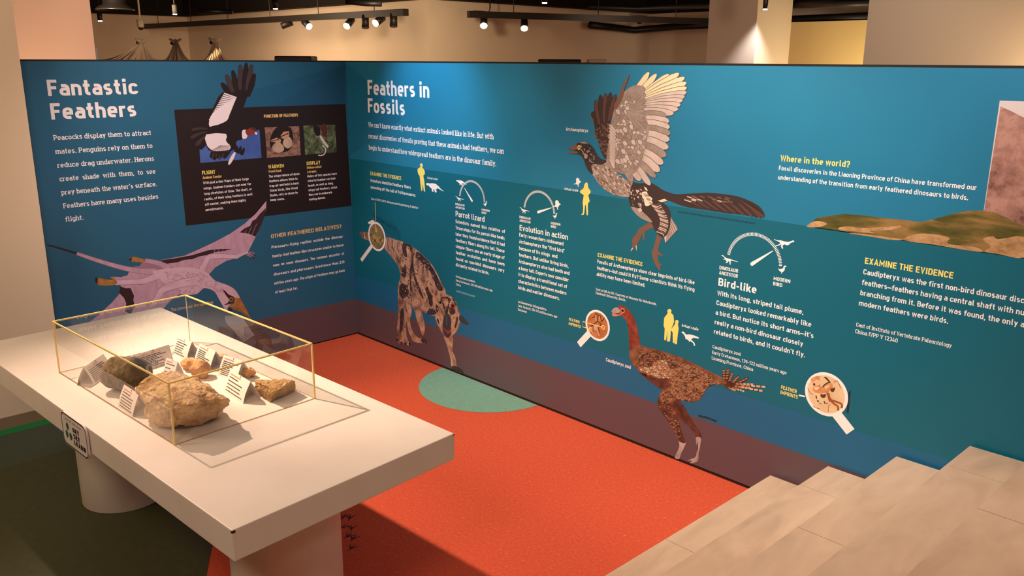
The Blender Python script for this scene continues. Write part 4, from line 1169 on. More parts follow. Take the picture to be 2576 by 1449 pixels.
fl.build('parrot_lizard_picture', [noise_mat('lizard_skin', [(.32, rgb(58, 44, 46)), (.45, rgb(132, 100, 88)), (.58, rgb(200, 160, 136)), (.75, rgb(146, 108, 92))], 10, .5, .3, 8, (1.5, 1, .8), nrough=.72, distortion=.5),
     noise_mat('lizard_dark', [(.35, rgb(40, 32, 38)), (.65, rgb(84, 66, 64))], 22, .5, .3, 6), mat('lizard_beak', rgb(62, 60, 72), .5, .3), mat('lizard_red', rgb(150, 56, 42), .5, .3),
     noise_mat('lizard_tan', [(.35, rgb(146, 104, 80)), (.65, rgb(216, 174, 146))], 14, .5, .3, 7), mat('lizard_black', rgb(34, 24, 26), .5, .3), mat('quill', rgb(14, 66, 88), .5, .3), mat('beak_light', rgb(104, 100, 112), .5, .3)], RIGHT)

# ---- magnifying-glass drawings
def magnifier(ctr, ry, h0, h1, hw, photo, extra=None):
    fl = Flat(WR)
    fl.down = 8
    c = WR.uv(*ctr)
    R_ = c[1] - WR.uv(ctr[0], ctr[1] + ry)[1]
    a, b = WR.uv(*h0), WR.uv(*h1)
    fl.stroke([a, b], hw, 25, 0)
    fl.disc(c[0], c[1], R_, R_, 25.5, 0, 48)
    fl.disc(c[0], c[1], R_ * .86, R_ * .86, 26, 1, 48)
    mats = [M_INKW, photo]
    if extra:
        mats += extra(fl, c, R_)
    fl.build('magnifier_drawing', mats, RIGHT)
def ex1(fl, c, R_):
    fl.poly([(c[0] - R_ * .8, c[1] + .1 * R_), (c[0] + R_ * .8, c[1]), (c[0] + R_ * .7, c[1] - R_ * .45), (c[0] - R_ * .72, c[1] - R_ * .4)], 26.5, 2)
    p = WR.uv(943.8, 509); q = WR.uv(946, 574)
    fl.stroke([p, q], .006, 27, 3); fl.ring(q[0], q[1] - .016, .010, .016, 27, 3, 20)
    fl.pix([(150, 130), (185, 110), (205, 115), (200, 135), (160, 145)], 24, 0, (880, 520), 3.2925)
    return [noise_mat('fossil_bones', [(.4, rgb(60, 50, 32)), (.55, rgb(186, 160, 100))], 30, .5, .3, 5), M_INKO]
magnifier((948.2, 595), 36, (936, 618), (909, 655), .035, noise_mat('fossil_olive', [(.3, rgb(104, 92, 62)), (.7, rgb(160, 140, 100))], 20, .5, .3, 6), ex1)
def ex2(fl, c, R_):
    L2, S2 = (1470, 770), 8.19
    for q in ([(160, 240), (220, 214), (228, 160), (262, 166), (282, 200), (270, 310), (234, 346), (180, 386), (130, 422)], [(270, 310), (320, 345), (346, 386), (320, 400)], [(286, 210), (310, 184), (340, 222), (350, 310), (376, 300), (412, 250)], [(290, 430), (300, 480), (318, 560)], [(180, 400), (178, 500), (186, 540)]):
        fl.line(q, .007, 26.5, 2, L2, S2, 4)
    fl.pix([(196, 396), (302, 392), (272, 430), (272, 490), (216, 492), (194, 450)], 26.8, 3, L2, S2, 2)
    for q in ([(266, 470), (286, 540), (300, 590), (322, 612)], [(166, 425), (164, 500), (172, 545), (188, 562)], [(236, 180), (240, 250), (250, 300)], [(310, 200), (316, 250), (330, 300)]):
        fl.line(q, .008, 26.8, 3, L2, S2, 4)
    fl.stroke([WR.uv(1487.4, 828.7), WR.uv(1466.5, 822), WR.uv(1466.5, 808.8), WR.uv(1517.6, 823.4)], .006, 27, 4)
    for k in ((1486, 828.5), (1517.5, 823.5)):
        u = WR.uv(*k)
        fl.ring(u[0], u[1], .010, .016, 27.4, 4, 20)
    return [mat('fossil_brown', rgb(92, 54, 34), .5, .3), mat('fossil_pale', rgb(206, 164, 134), .5, .3), M_INKO]
magnifier((1503.4, 818.7), 38.5, (1483, 838), (1456.5, 867), .045, noise_mat('fossil_orange', [(.3, rgb(150, 88, 50)), (.7, rgb(196, 132, 86))], 14, .5, .3, 6), ex2)
def ex3(fl, c, R_):
    L3, S3 = (2010, 920), 4.55
    for q in ([(135, 155), (180, 124), (240, 118), (242, 170), (205, 158), (150, 195)], [(165, 232), (228, 226), (270, 244), (330, 195), (386, 206), (386, 250), (346, 290), (332, 330), (300, 308), (252, 322), (190, 308), (158, 280)]):
        fl.pix(q, 26.4, 2, L3, S3, 3)
    for q in ([(240, 130), (290, 150), (330, 185), (280, 200), (246, 178)], [(300, 232), (345, 222), (352, 240), (318, 262), (296, 256)], [(180, 250), (225, 244), (232, 262), (196, 278)], [(110, 210), (140, 196), (152, 250), (120, 262)]):
        fl.pix(q, 26.6, 1, L3, S3, 3)
    for q in ([(160, 204), (178, 198), (190, 214), (178, 228), (164, 220)], [(284, 130), (314, 128), (344, 162), (362, 184), (332, 178), (310, 152)], [(360, 266), (388, 256), (416, 248), (402, 294), (372, 298)], [(245, 337), (258, 322), (278, 331), (296, 322), (313, 337), (300, 360), (280, 369), (256, 360)],
              [(190, 340), (204, 344), (208, 372), (198, 382)], [(206, 392), (226, 398), (232, 416), (214, 412)], [(236, 420), (256, 424), (262, 436), (240, 438)], [(284, 404), (300, 410), (304, 440), (290, 430)], [(310, 428), (330, 424), (322, 440)], [(230, 214), (246, 220), (240, 232)]):
        fl.pix(q, 26.9, 3, L3, S3, 2)
    fl.disc(*WR.uv(2010 + 256 / 4.55, 920 + 408 / 4.55), .012, .012, 27, 1, 14)
    fl.line([(270, 245), (310, 206), (362, 184)], .007, 27, 3, L3, S3, 3)
    for q in ([(320, 316), (346, 350), (370, 390), (430, 412), (490, 440), (490, 486)], [(362, 398), (410, 440), (446, 466), (450, 512)], [(346, 316), (340, 360), (358, 408)]):
        fl.line(q, .011, 27, 4, L3, S3, 3)
    for q in ([(100, 250), (130, 310), (165, 326)], [(350, 440), (336, 480), (338, 530)], [(400, 190), (440, 170), (480, 260)], [(160, 460), (210, 486), (240, 490)]):
        fl.line(q, .003, 27, 4, L3, S3, 3)
    fl.line([(0, 337), (70, 352)], .009, 24, 0, L3, S3)
    return [noise_mat('fossil_rust', [(.35, rgb(190, 116, 68)), (.65, rgb(226, 170, 120))], 16, .5, .3, 6), mat('fossil_black', rgb(84, 62, 50), .5, .3), mat('fossil_bone', rgb(156, 88, 50), .5, .3)]
magnifier((2078.6, 991.8), 54.8, (2104, 1040), (2140, 1086), .058, noise_mat('fossil_cream', [(.3, rgb(214, 180, 140)), (.7, rgb(240, 214, 176))], 8, .5, .3, 7), ex3)

# ---- archaeopteryx (right panel)
OB, SB = (1380, 150), 2.635
fl = Flat(WR)
fl.down = 25
A_DK, A_BR, A_GY, A_LT, A_CR, A_ED, A_SK, A_YE, A_WH, A_RM = range(10)
# far wing
fl.pix([(372, 655), (348, 610), (330, 545), (312, 500), (306, 450), (296, 400), (290, 360), (310, 330), (370, 300), (425, 330), (410, 420), (402, 500), (396, 570), (388, 650)], 30, A_DK, OB, SB, 2)
for i, (rt, tp) in enumerate([((330, 440), (290, 345)), ((338, 430), (312, 268)), ((352, 420), (345, 234)), ((368, 415), (380, 222)), ((384, 410), (412, 218)), ((398, 405), (446, 230))]):
    feather(fl, rt, tp, 17, A_BR if i % 2 else A_DK, A_ED, 30.4 + .5 * i, OB, SB, .8)
scatter(fl, [(320, 440), (400, 420), (398, 560), (385, 640), (350, 600), (325, 530)], 90, 4.5, .2, [A_BR, A_SK], 33, OB, SB, rn, 1.9)
for q in ([(262, 380), (285, 384), (296, 410)], [(282, 487), (305, 492), (318, 515)]):
    fl.line(q, (.003, .010, .014), 33.4, A_SK, OB, SB, 3)
# tail
fl.pix([(540, 815), (600, 820), (690, 820), (750, 860), (830, 890), (900, 890), (1050, 882), (1150, 890), (1250, 905), (1320, 930), (1380, 960), (1415, 992), (1434, 1035), (1400, 1046), (1330, 1030), (1200, 1020), (1100, 1005), (1000, 990), (930, 980), (860, 960), (800, 935), (760, 935), (720, 930)], 31, A_DK, OB, SB, 2)
for i in range(16):
    f = i / 15
    rx, ry = 880 + 440 * f, 915 + 45 * f
    feather(fl, (rx, ry), (rx + 110 - 20 * f, ry + 58 + 34 * f), 9, A_BR if i % 2 else A_DK, A_ED, 31.4 + .12 * i, OB, SB)
for i in range(8):
    f = i / 7
    feather(fl, (1270 + 30 * f, 930 + 20 * f), (1420 + 12 * f - 40 * (1 - f), 985 + 60 * f), 10, A_BR if i % 2 else A_DK, A_ED, 33.4 + .1 * i, OB, SB)
for i in range(22):
    x = rn.uniform(900, 1270); y = 905 + (x - 900) * .03 + rn.uniform(-5, 30)
    fl.line([(x, y), (x + 30, y + 10)], .006, 34.3, A_SK if i % 3 else A_LT, OB, SB)
# hind legs
def leg(fl, pts, w, mi, layer, o, s):
    fl.line(pts, w, layer, mi, o, s, 4)
leg(fl, [(700, 1085), (650, 1112), (612, 1135), (600, 1160), (585, 1195)], (.045, .036, .034, .04, .03), A_SK, 30.2, OB, SB)
for q in ([(590, 1180), (570, 1215), (560, 1250), (550, 1262)], [(590, 1190), (582, 1225), (585, 1262)], [(585, 1170), (562, 1195), (558, 1220)], [(625, 1140), (632, 1170), (630, 1200)]):
    leg(fl, q, (.026, .018, .005), A_SK, 30.3, OB, SB)
for q in ([(560, 1250), (550, 1258), (546, 1270)], [(582, 1232), (582, 1250), (586, 1265)]):
    fl.line(q, (.01, .003), 30.6, A_LT, OB, SB)
leg(fl, [(742, 1150), (725, 1205), (710, 1260), (705, 1285), (715, 1340), (740, 1398)], (.04, .036, .034, .046, .034, .008), A_SK, 30.2, OB, SB)
for q in ([(715, 1270), (740, 1290), (758, 1298)], [(712, 1325), (735, 1360), (752, 1358)], [(706, 1290), (722, 1340), (748, 1366)]):
    leg(fl, q, (.024, .016, .005), A_SK, 30.3, OB, SB)
# thigh with its trouser of feathers
for i in range(14):
    f = i / 13
    feather(fl, (745 + 20 * f, 960 + 60 * f), (858 - 80 * f, 1130 + 85 * f), 9, A_LT if i % 2 else A_GY, A_ED, 30.6 + .1 * i, OB, SB)
fl.pix([(528, 840), (620, 828), (700, 870), (745, 930), (775, 960), (805, 1000), (810, 1060), (800, 1130), (770, 1175), (735, 1168), (700, 1120), (684, 1085), (640, 1062), (590, 1030), (555, 990), (532, 930)], 34.6, A_DK, OB, SB, 2)
fl.pix([(545, 975), (600, 990), (660, 1040), (690, 1080), (640, 1064), (590, 1034)], 34.8, A_GY, OB, SB, 2)
scatter(fl, [(540, 860), (640, 860), (640, 960), (600, 1010), (550, 950)], 60, 4, 1.2, [A_GY, A_BR, A_LT], 35, OB, SB, rn)
for i in range(20):
    f = i / 19
    x, y = 690 + 70 * math.sin(f * 2.4), 965 + 190 * f
    fl.line([(x - 20, y - 15), (x + 20, y), (x + 48 - 20 * f, y - 12 + 26 * f)], .006, 35.2, A_LT if i % 3 else A_SK, OB, SB, 3)
fl.pix([(620, 880), (650, 874), (664, 900), (690, 920), (682, 935), (692, 950), (660, 970), (640, 965), (634, 930), (622, 905)], 35.4, A_WH, OB, SB, 2)
fl.pix([(632, 840), (650, 850), (660, 870), (645, 865)], 35.4, A_WH, OB, SB)
fl.pix([(590, 990), (612, 980), (622, 1000), (604, 1015)], 35.4, A_LT, OB, SB)
for i in range(9):
    fl.line([(628 + 6 * i, 890 + 9 * i), (665 + 3 * i, 892 + 9 * i)], .003, 35.6, A_ED, OB, SB)
fl.pix([(725, 935), (770, 922), (790, 935), (750, 945)], 35.2, A_CR, OB, SB)
# body
bod = [(280, 690), (340, 690), (388, 680), (440, 740), (520, 800), (560, 812), (545, 850), (532, 912), (450, 898), (390, 872), (340, 830), (305, 780), (288, 735)]
fl.pix(bod, 35.8, A_GY, OB, SB, 2)
scatter(fl, bod, 220, 4, .9, [A_GY, A_LT, A_SK], 36, OB, SB, rn, 2.6)
# near wing: primaries, secondaries, coverts
prim = [((520, 300), (668, 82)), ((545, 290), (718, 94)), ((575, 270), (800, 96)), ((585, 262), (868, 90)), ((595, 264), (905, 118)), ((602, 268), (917, 152)), ((606, 274), (919, 185)), ((608, 282), (918, 215)),
        ((608, 290), (905, 243)), ((606, 298), (892, 268)), ((604, 308), (878, 298)), ((600, 318), (862, 328)), ((596, 328), (832, 356))]
for i, (a, b) in enumerate(prim):
    feather(fl, a, b, 25 if i > 2 else 21, A_CR if i < 7 else A_LT, A_RM, 37 + .45 * i, OB, SB)
sec = [((590, 360), (782, 372)), ((592, 385), (802, 408)), ((594, 410), (806, 448)), ((596, 440), (809, 490)), ((596, 470), (804, 532)), ((594, 505), (797, 585)), ((590, 540), (782, 638)), ((584, 575), (762, 690)), ((576, 610), (738, 740)),
       ((566, 640), (712, 780)), ((556, 665), (676, 832)), ((530, 690), (610, 802)), ((500, 700), (558, 808))]
for i, (a, b) in enumerate(sec):
    feather(fl, a, b, 30 if i < 9 else 22, A_LT if i % 3 else A_GY, A_RM, 43 + .45 * i, OB, SB)
cov = [(478, 255), (512, 205), (570, 170), (632, 176), (642, 205), (625, 262), (636, 335), (660, 420), (668, 470), (650, 560), (630, 640), (600, 720), (560, 760), (480, 755), (430, 728), (385, 688), (398, 560), (412, 450), (432, 345), (456, 285)]
fl.pix(cov, 49.5, A_GY, OB, SB, 2)
scales(fl, [(415, 470), (470, 300), (560, 250), (620, 330), (650, 440), (640, 560), (590, 700), (520, 740), (440, 710), (400, 660)], 25, 15, 1.0, [A_GY, A_GY, A_LT], A_RM, 50, OB, SB, rn)
for i in range(9):
    f = i / 8
    feather(fl, (560 - 40 * f, 330 + 30 * f), (640 + 10 * math.sin(f * 5), 190 + 300 * f), 13, A_GY, A_RM, 53.8 + .2 * i, OB, SB)
for i in range(12):
    f = i / 11
    feather(fl, (405 + 5 * f, 430 + 230 * f), (450 - 10 * f, 480 + 240 * f), 10, A_LT, A_RM, 56 + .1 * i, OB, SB)
fl.line([(440, 320), (480, 250), (500, 180), (525, 130), (536, 98)], (.03, .034, .022, .016, .004), 56, A_SK, OB, SB, 4)
fl.line([(425, 345), (432, 300), (445, 240)], (.02, .014, .006), 56, A_BR, OB, SB, 3)
# head and neck
fl.pix([(183, 566), (205, 546), (235, 542), (272, 558), (302, 588), (330, 640), (362, 662), (386, 668), (372, 686), (345, 695), (292, 690), (286, 715), (297, 757), (270, 740), (248, 700), (236, 660), (214, 632), (184, 620), (176, 600)], 58, A_DK, OB, SB, 2)
fl.pix([(130, 584), (158, 574), (188, 563), (200, 590), (170, 600), (150, 594)], 58.4, A_SK, OB, SB)
fl.pix([(133, 620), (142, 612), (185, 606), (200, 615), (180, 624)], 58.4, A_SK, OB, SB)
fl.pix([(205, 545), (240, 543), (266, 556), (235, 556), (215, 552)], 58.6, A_GY, OB, SB)
scatter(fl, [(215, 560), (270, 565), (310, 620), (300, 680), (250, 670), (225, 630)], 60, 4, .9, [A_DK, A_ED, A_GY], 58.6, OB, SB, rn)
fl.pix([(240, 620), (262, 632), (258, 655), (240, 650)], 60.2, A_GY, OB, SB, 2)
e = WR.uv(OB[0] + 205 / SB, OB[1] + 582 / SB)
fl.disc(e[0], e[1], .013, .015, 60.6, A_YE, 20); fl.disc(e[0], e[1], .006, .007, 61, A_ED, 16)
fl.build('archaeopteryx_picture', [mat('bird_dark', rgb(62, 50, 50), .5, .3), mat('bird_brown', rgb(96, 66, 58), .5, .3), noise_mat('bird_grey', [(.3, rgb(136, 120, 112)), (.7, rgb(170, 152, 142))], 14, .5, .3, 6),
      noise_mat('bird_light', [(.3, rgb(186, 168, 160)), (.7, rgb(216, 198, 190))], 10, .5, .3, 6), mat('bird_cream', rgb(228, 214, 176), .5, .3), mat('bird_edge', rgb(44, 34, 34), .5, .3),
      mat('bird_skin', rgb(120, 88, 74), .5, .3), mat('bird_yellow', rgb(240, 206, 100), .5, .3), mat('bird_white', rgb(238, 218, 196), .5, .3), mat('bird_rim', rgb(122, 106, 98), .5, .3)], RIGHT)

# ---- caudipteryx (right panel)
fl = Flat(WR)
fl.down = 26
C_BR, C_LT, C_DK, C_RD, C_GY, C_PK, C_CR, C_BK = range(8)
for i, tp in enumerate([(1268, 628), (1304, 622), (1338, 654), (1388, 680), (1458, 694)]):
    feather(fl, (1275 + 14 * i, 735 + 6 * i), tp, 13, C_DK, C_BK, 30 + .3 * i, EO, ES)
    for j in range(4):
        f = .35 + .17 * j
        x, y = 1275 + 14 * i + (tp[0] - 1275 - 14 * i) * f, 735 + 6 * i + (tp[1] - 735 - 6 * i) * f
        fl.line([(x - 9, y + 2), (x + 9, y - 4)], .006, 31.8, C_LT, EO, ES)
for i, tp in enumerate([(1500, 745), (1594, 764), (1572, 795), (1480, 775), (1430, 798), (1362, 792)]):
    feather(fl, (1270, 735 + 4 * i), tp, 10, C_DK, C_BK, 32 + .3 * i, EO, ES)
    for j in range(5):
        f = .45 + .12 * j
        x, y = 1270 + (tp[0] - 1270) * f, 735 + 4 * i + (tp[1] - 735 - 4 * i) * f
        d = (tp[0] - 1270) * .045
        fl.line([(x - d, y), (x + d, y + 2)], .011, 34, C_CR if j > 1 else C_LT, EO, ES)
# far leg, near leg
fl.pix([(900, 850), (950, 885), (988, 940), (1012, 990), (1042, 1040), (1080, 1090), (1100, 1132), (1096, 1155), (1058, 1148), (1038, 1100), (990, 1050), (930, 1000), (905, 950), (870, 890)], 34.4, C_DK, EO, ES, 2)
fl.pix([(1058, 1148), (1097, 1150), (1092, 1210), (1080, 1270), (1076, 1326), (1042, 1338), (1030, 1320), (1060, 1290), (1066, 1220)], 34.6, C_GY, EO, ES, 2)
fl.line([(1060, 1312), (1030, 1318), (1000, 1322)], (.02, .014, .004), 34.7, C_GY, EO, ES); fl.line([(1060, 1318), (1035, 1335), (1015, 1342)], (.02, .014, .005), 34.7, C_GY, EO, ES)
fl.pix([(1065, 1200), (1074, 1180), (1076, 1230), (1066, 1262)], 34.8, C_DK, EO, ES)
fl.pix([(930, 1165), (982, 1180), (970, 1225), (948, 1265), (932, 1312), (898, 1302), (918, 1255), (934, 1210)], 34.6, C_GY, EO, ES, 2)
# body
cau = [(470, 148), (500, 145), (530, 162), (560, 192), (590, 240), (610, 300), (624, 370), (634, 430), (660, 456), (740, 474), (850, 508), (960, 545), (1050, 588), (1130, 630), (1210, 668), (1270, 702), (1295, 735), (1262, 748), (1190, 748), (1140, 780), (1108, 835), (1066, 872), (1010, 880), (960, 868), (910, 862), (880, 895), (905, 925), (915, 965), (928, 1025), (946, 1090), (968, 1150), (980, 1188), (935, 1180), (918, 1130), (880, 1072), (832, 1002), (790, 945), (766, 892), (774, 840), (802, 786), (750, 748), (680, 700), (620, 640), (578, 590), (556, 540), (552, 420), (546, 330), (530, 262), (500, 232), (478, 200)]
fl.pix(cau, 35, C_BR, EO, ES, 2)
fl.pix([(470, 148), (500, 145), (530, 162), (560, 192), (590, 240), (608, 300), (620, 360), (632, 430), (556, 470), (551, 400), (546, 330), (530, 262), (500, 232), (478, 200)], 35.4, C_RD, EO, ES, 2)
fl.pix([(620, 642), (700, 690), (800, 705), (850, 720), (810, 785), (750, 750), (680, 702)], 35.3, C_DK, EO, ES, 2)
fl.pix([(766, 892), (800, 900), (880, 890), (915, 965), (928, 1025), (946, 1090), (968, 1150), (980, 1188), (935, 1180), (918, 1130), (880, 1072), (832, 1002), (790, 945)], 35.3, C_DK, EO, ES, 2)
# curled body feathers: pale crescents
def crescents(poly, count, size, layer, mi):
    xs = [p[0] for p in poly]; ys = [p[1] for p in poly]
    fl.step(); fl.tick = False
    k = 0
    while k < count:
        p = (rn.uniform(min(xs), max(xs)), rn.uniform(min(ys), max(ys)))
        if not inside(p, poly):
            continue
        k += 1
        r = size * rn.uniform(.7, 1.3); a0 = rn.uniform(-.6, 1.0)
        fl.line([(p[0] + r * math.cos(a0 + t), p[1] + r * math.sin(a0 + t)) for t in (0, .7, 1.4, 2.1, 2.8)], (.0015, .004, .0015), layer + .06 * (k % 23), rn.choice(mi), EO, ES)
    fl.tick = True; fl.n += 18
crescents([(900, 560), (1040, 600), (1200, 690), (1240, 730), (1150, 750), (1090, 830), (1010, 870), (920, 850), (860, 780), (880, 680)], 620, 10, 36, [C_LT, C_LT, C_LT, C_BK])
crescents([(640, 480), (740, 490), (900, 545), (920, 640), (850, 600), (760, 540), (680, 610), (600, 590)], 260, 6, 36, [C_LT, C_BK])
crescents([(790, 800), (870, 760), (960, 800), (900, 860), (800, 900)], 130, 7, 36, [C_LT, C_BK])
crescents([(780, 900), (880, 900), (920, 1000), (960, 1150), (930, 1160), (840, 1000)], 60, 6, 36, [C_LT])
wg = [(612, 612), (700, 622), (745, 575), (790, 555), (838, 568), (862, 610), (908, 660), (892, 690), (830, 702), (740, 682), (660, 652)]
fl.pix(wg, 36.5, C_BR, EO, ES, 2)
scales(fl, wg, 17, 9, .5, [C_LT, C_LT, C_CR], C_DK, 36.8, EO, ES, rn)
fl.pix([(640, 655), (680, 665), (690, 690), (655, 675)], 37.8, C_BK, EO, ES)
# face
fl.pix([(420, 186), (440, 165), (460, 160), (474, 168), (484, 195), (452, 200), (428, 204)], 38, C_GY, EO, ES, 2)
fl.pix([(426, 204), (455, 200), (485, 200), (500, 214), (470, 226), (432, 228), (424, 215)], 38, C_PK, EO, ES, 2)
fl.pix([(432, 208), (470, 204), (498, 214), (470, 214)], 38.3, C_BK, EO, ES)
e = WR.uv(EO[0] + 503 / ES, EO[1] + 185 / ES)
fl.disc(e[0], e[1], .018, .018, 38.3, C_PK, 20); fl.disc(e[0], e[1], .010, .010, 38.6, C_BK, 16)
fl.build('caudipteryx_picture', [noise_mat('caudi_brown', [(.35, rgb(78, 48, 38)), (.55, rgb(128, 84, 62)), (.7, rgb(150, 104, 78))], 16, .5, .3, 7), mat('caudi_light', rgb(168, 128, 98), .5, .3),
     noise_mat('caudi_dark', [(.35, rgb(66, 38, 32)), (.65, rgb(112, 68, 54))], 18, .5, .3, 6), noise_mat('caudi_red', [(.35, rgb(108, 48, 38)), (.65, rgb(150, 72, 56))], 20, .5, .3, 6),
     noise_mat('caudi_grey', [(.35, rgb(136, 124, 124)), (.65, rgb(190, 172, 168))], 12, .5, .3, 5), mat('caudi_pink', rgb(206, 130, 110), .5, .3), mat('caudi_cream', rgb(206, 180, 152), .5, .3), mat('caudi_black', rgb(44, 28, 26), .5, .3)], RIGHT)

# ---- landscape photographs at the right end
OL, SL = (1900, 350), 3.811
fl = Flat(WR)
a = WR.uv(2515, 253); b = WR.uv(2474, 560)
fl.poly([(a[0], a[1]), (UR - .02, a[1]), (UR - .02, ZT), (a[0], ZT)], 1, 0)
m_ = [WR.uv(2517, 268), WR.uv(2545, 280), WR.uv(2576, 296)]
fl.poly(m_ + [(UR - .4, m_[-1][1] - .05), (UR - .02, m_[-1][1] + .1), (UR - .02, ZT), (a[0], ZT)], 2, 1)
fl.build('mountain_photo', [mat('photo_pale_sky', rgb(214, 204, 204), .45, .35), noise_mat('photo_rock', [(.36, rgb(84, 56, 54)), (.44, rgb(150, 108, 98)), (.58, rgb(188, 144, 130)), (.66, rgb(150, 112, 104)), (.74, rgb(196, 156, 144))], 6.5, .45, .35, 9, nrough=.68, distortion=.15)], RIGHT)
fl = Flat(WR)
hill = [(490, 838), (590, 755), (700, 738), (850, 718), (1000, 728), (1200, 752), (1400, 770), (1580, 795), (1720, 765), (1860, 725), (2000, 690), (2150, 683), (2280, 700), (2420, 755), (2576, 835)]
uv = [WR.uv(OL[0] + x / SL, OL[1] + y / SL) for x, y in hill]
fl.poly(uv + [(UR - .02, uv[-1][1] - .1), (UR - .02, ZT), (uv[0][0], ZT)], 3, 0)
for q in ([(800, 850), (900, 835), (1010, 850), (1200, 845), (1400, 830), (1300, 870), (1100, 880), (1150, 905), (900, 880), (820, 875)], [(1420, 960), (1540, 910), (1700, 910), (1860, 945), (1840, 985), (1880, 1010), (2100, 1030), (2180, 1080), (2000, 1060), (1700, 1010), (1500, 985)],
          [(490, 838), (560, 790), (640, 790), (690, 815), (600, 845)], [(2180, 960), (2280, 930), (2330, 960), (2576, 935), (2576, 1135), (2350, 1105), (2200, 1075), (2260, 1030)], [(900, 905), (1000, 905), (1420, 960), (1300, 965), (1080, 930)]):
    fl.pix(q, 3.5, 1, OL, SL, 3)
fl.build('grassy_hills_photo', [noise_mat('photo_grass', [(.34, rgb(62, 66, 28)), (.48, rgb(96, 88, 42)), (.62, rgb(150, 118, 70))], 3.5, .45, .35, 10, (1, 1, 4.0), distortion=.2),
     noise_mat('photo_cliff', [(.3, rgb(110, 82, 54)), (.5, rgb(184, 144, 100)), (.7, rgb(214, 176, 132))], 9, .45, .35, 9, (1, 1, 2.0), nrough=.7)], RIGHT)
fl = Flat(WR)
rr = random.Random(5)
for w0, w1, y0 in ((1757, 1770, 1045), (1771, 1788, 1048), (1789, 1803, 1055)):
    a = WR.uv(w0, y0); fl.stroke([a, (WR.u_at(w1, y0 + 4, a[1]), a[1])], .012, 9)
fl.build('credit_text', M_INKD, RIGHT)
fl = Flat(WR); fl.pix([(568, 330), (582, 320), (568, 458), (555, 455)], 9, 0, (1900, 850), 2.4186); fl.build('dark_stroke', M_INKD, RIGHT)
# ------------------------------------------------------------------ display table
TZ = 0.9
M_TAB = noise_mat('table_white', [(.3, rgb(226, 214, 202)), (.7, rgb(234, 224, 214))], 3, .5, .35, 4)
A, Bc, Cc_, Dd = (3.886, -3.061), (3.797, -2.026), (1.084, -2.150), (1.150, -3.198)
table = tag(empty('display_table', (2.5, -2.6, 0)), 'long white display table with a thick top on two round legs', 'table')
bm = new()
hexa(bm, [(x, y, TZ - .118) for x, y in (A, Bc, Cc_, Dd)], [(x, y, TZ) for x, y in (A, Bc, Cc_, Dd)])
bev(bm, .004, 2)
link('tabletop', bm, M_TAB, table)
def leg_mesh(cx, cy, r):
    bm = new()
    n = 64
    prof = [(r * .985, 0), (r, .006), (r, TZ - .118)]
    rings = [[bm.verts.new((cx + rr * math.cos(2 * math.pi * k / n), cy + rr * math.sin(2 * math.pi * k / n), z)) for k in range(n)] for rr, z in prof]
    for a, b in zip(rings, rings[1:]):
        for k in range(n):
            bm.faces.new([a[k], a[(k + 1) % n], b[(k + 1) % n], b[k]])
    bm.faces.new(rings[0][::-1])
    return bm
link('leg', leg_mesh(1.62, -2.655, .228), M_TAB, table, True)
link('leg', leg_mesh(3.40, -2.615, .228), M_TAB, table, True)
M_CHIP = mat('chipped_corner', rgb(64, 40, 26), .8, .2)
for x, y, dx, dy in ((A[0], A[1], -1, 1), (Bc[0], Bc[1], -1, -1)):
    bm = new(); box(bm, min(x, x + dx * .012) - .0004, max(x, x + dx * .012) + .0004, min(y, y + dy * .012) - .0004, max(y, y + dy * .012) + .0004, TZ - .012, TZ - .003)
    link('chipped_corner', bm, M_CHIP, table)

# small sign hung on the table's long edge
def on_edge(x, y, off=.006):
    # plane through the table's long front edge
    n = Vector((-(A[1] - Dd[1]), A[0] - Dd[0], 0)).normalized() * -1
    p0 = Vector((A[0], A[1], 0)) + n * off
    d = ray(x, y)
    return CAM + d * ((p0 - CAM).dot(n) / d.dot(n))
class EdgePlane:
    n = Vector((-(A[1] - Dd[1]), A[0] - Dd[0], 0)).normalized() * -1
    t = Vector((A[0] - Dd[0], A[1] - Dd[1], 0)).normalized()
    o = Vector((A[0], A[1], 0))
    def at(self, u, v, layer=0):
        p = self.o + self.t * u + self.n * (.0125 + .0002 * layer)
        return Vector((p.x, p.y, v))
    def uv(self, x, y):
        p = on_edge(x, y, .0125) - self.o
        return (p.dot(self.t), p.z)
EP = EdgePlane()
OSG, SSG = (120, 1010), 9.053
c4 = [EP.uv(OSG[0] + x / SSG, OSG[1] + y / SSG) for x, y in ((290, 205), (868, 590), (935, 1340), (372, 925))]
u0, u1 = (c4[0][0] + c4[3][0]) / 2, (c4[1][0] + c4[2][0]) / 2
v1, v0 = (c4[0][1] + c4[1][1]) / 2, (c4[2][1] + c4[3][1]) / 2
def rrect(u0, u1, v0, v1, r, n=6):
    out = []
    for cx, cy, a in ((u1 - r, v1 - r, 0), (u0 + r, v1 - r, 90), (u0 + r, v0 + r, 180), (u1 - r, v0 + r, 270)):
        for i in range(n + 1):
            t = math.radians(a + 90 * i / n)
            out.append((cx + r * math.cos(t), cy + r * math.sin(t)))
    return out
sign = tag(empty('hanging_sign', (2.4, -3.14, .8)), "small white rounded sign reading 'GET SET LEARN' on the table's side", 'sign')
bm = new()
pts = rrect(u0, u1, v0, v1, .035)
fr = [bm.verts.new(EP.at(u, v, 0)) for u, v in pts]
bk = [bm.verts.new(EP.at(u, v, 0) - EP.n * .009) for u, v in pts]
bm.faces.new(fr); bm.faces.new(bk[::-1])
for i in range(len(pts)):
    j = (i + 1) % len(pts)
    bm.faces.new([fr[j], fr[i], bk[i], bk[j]])
bmesh.ops.recalc_face_normals(bm, faces=bm.faces)
link('board', bm, mat('sign_white', rgb(226, 214, 210), .5, .3), sign)
fl = Flat(EP)
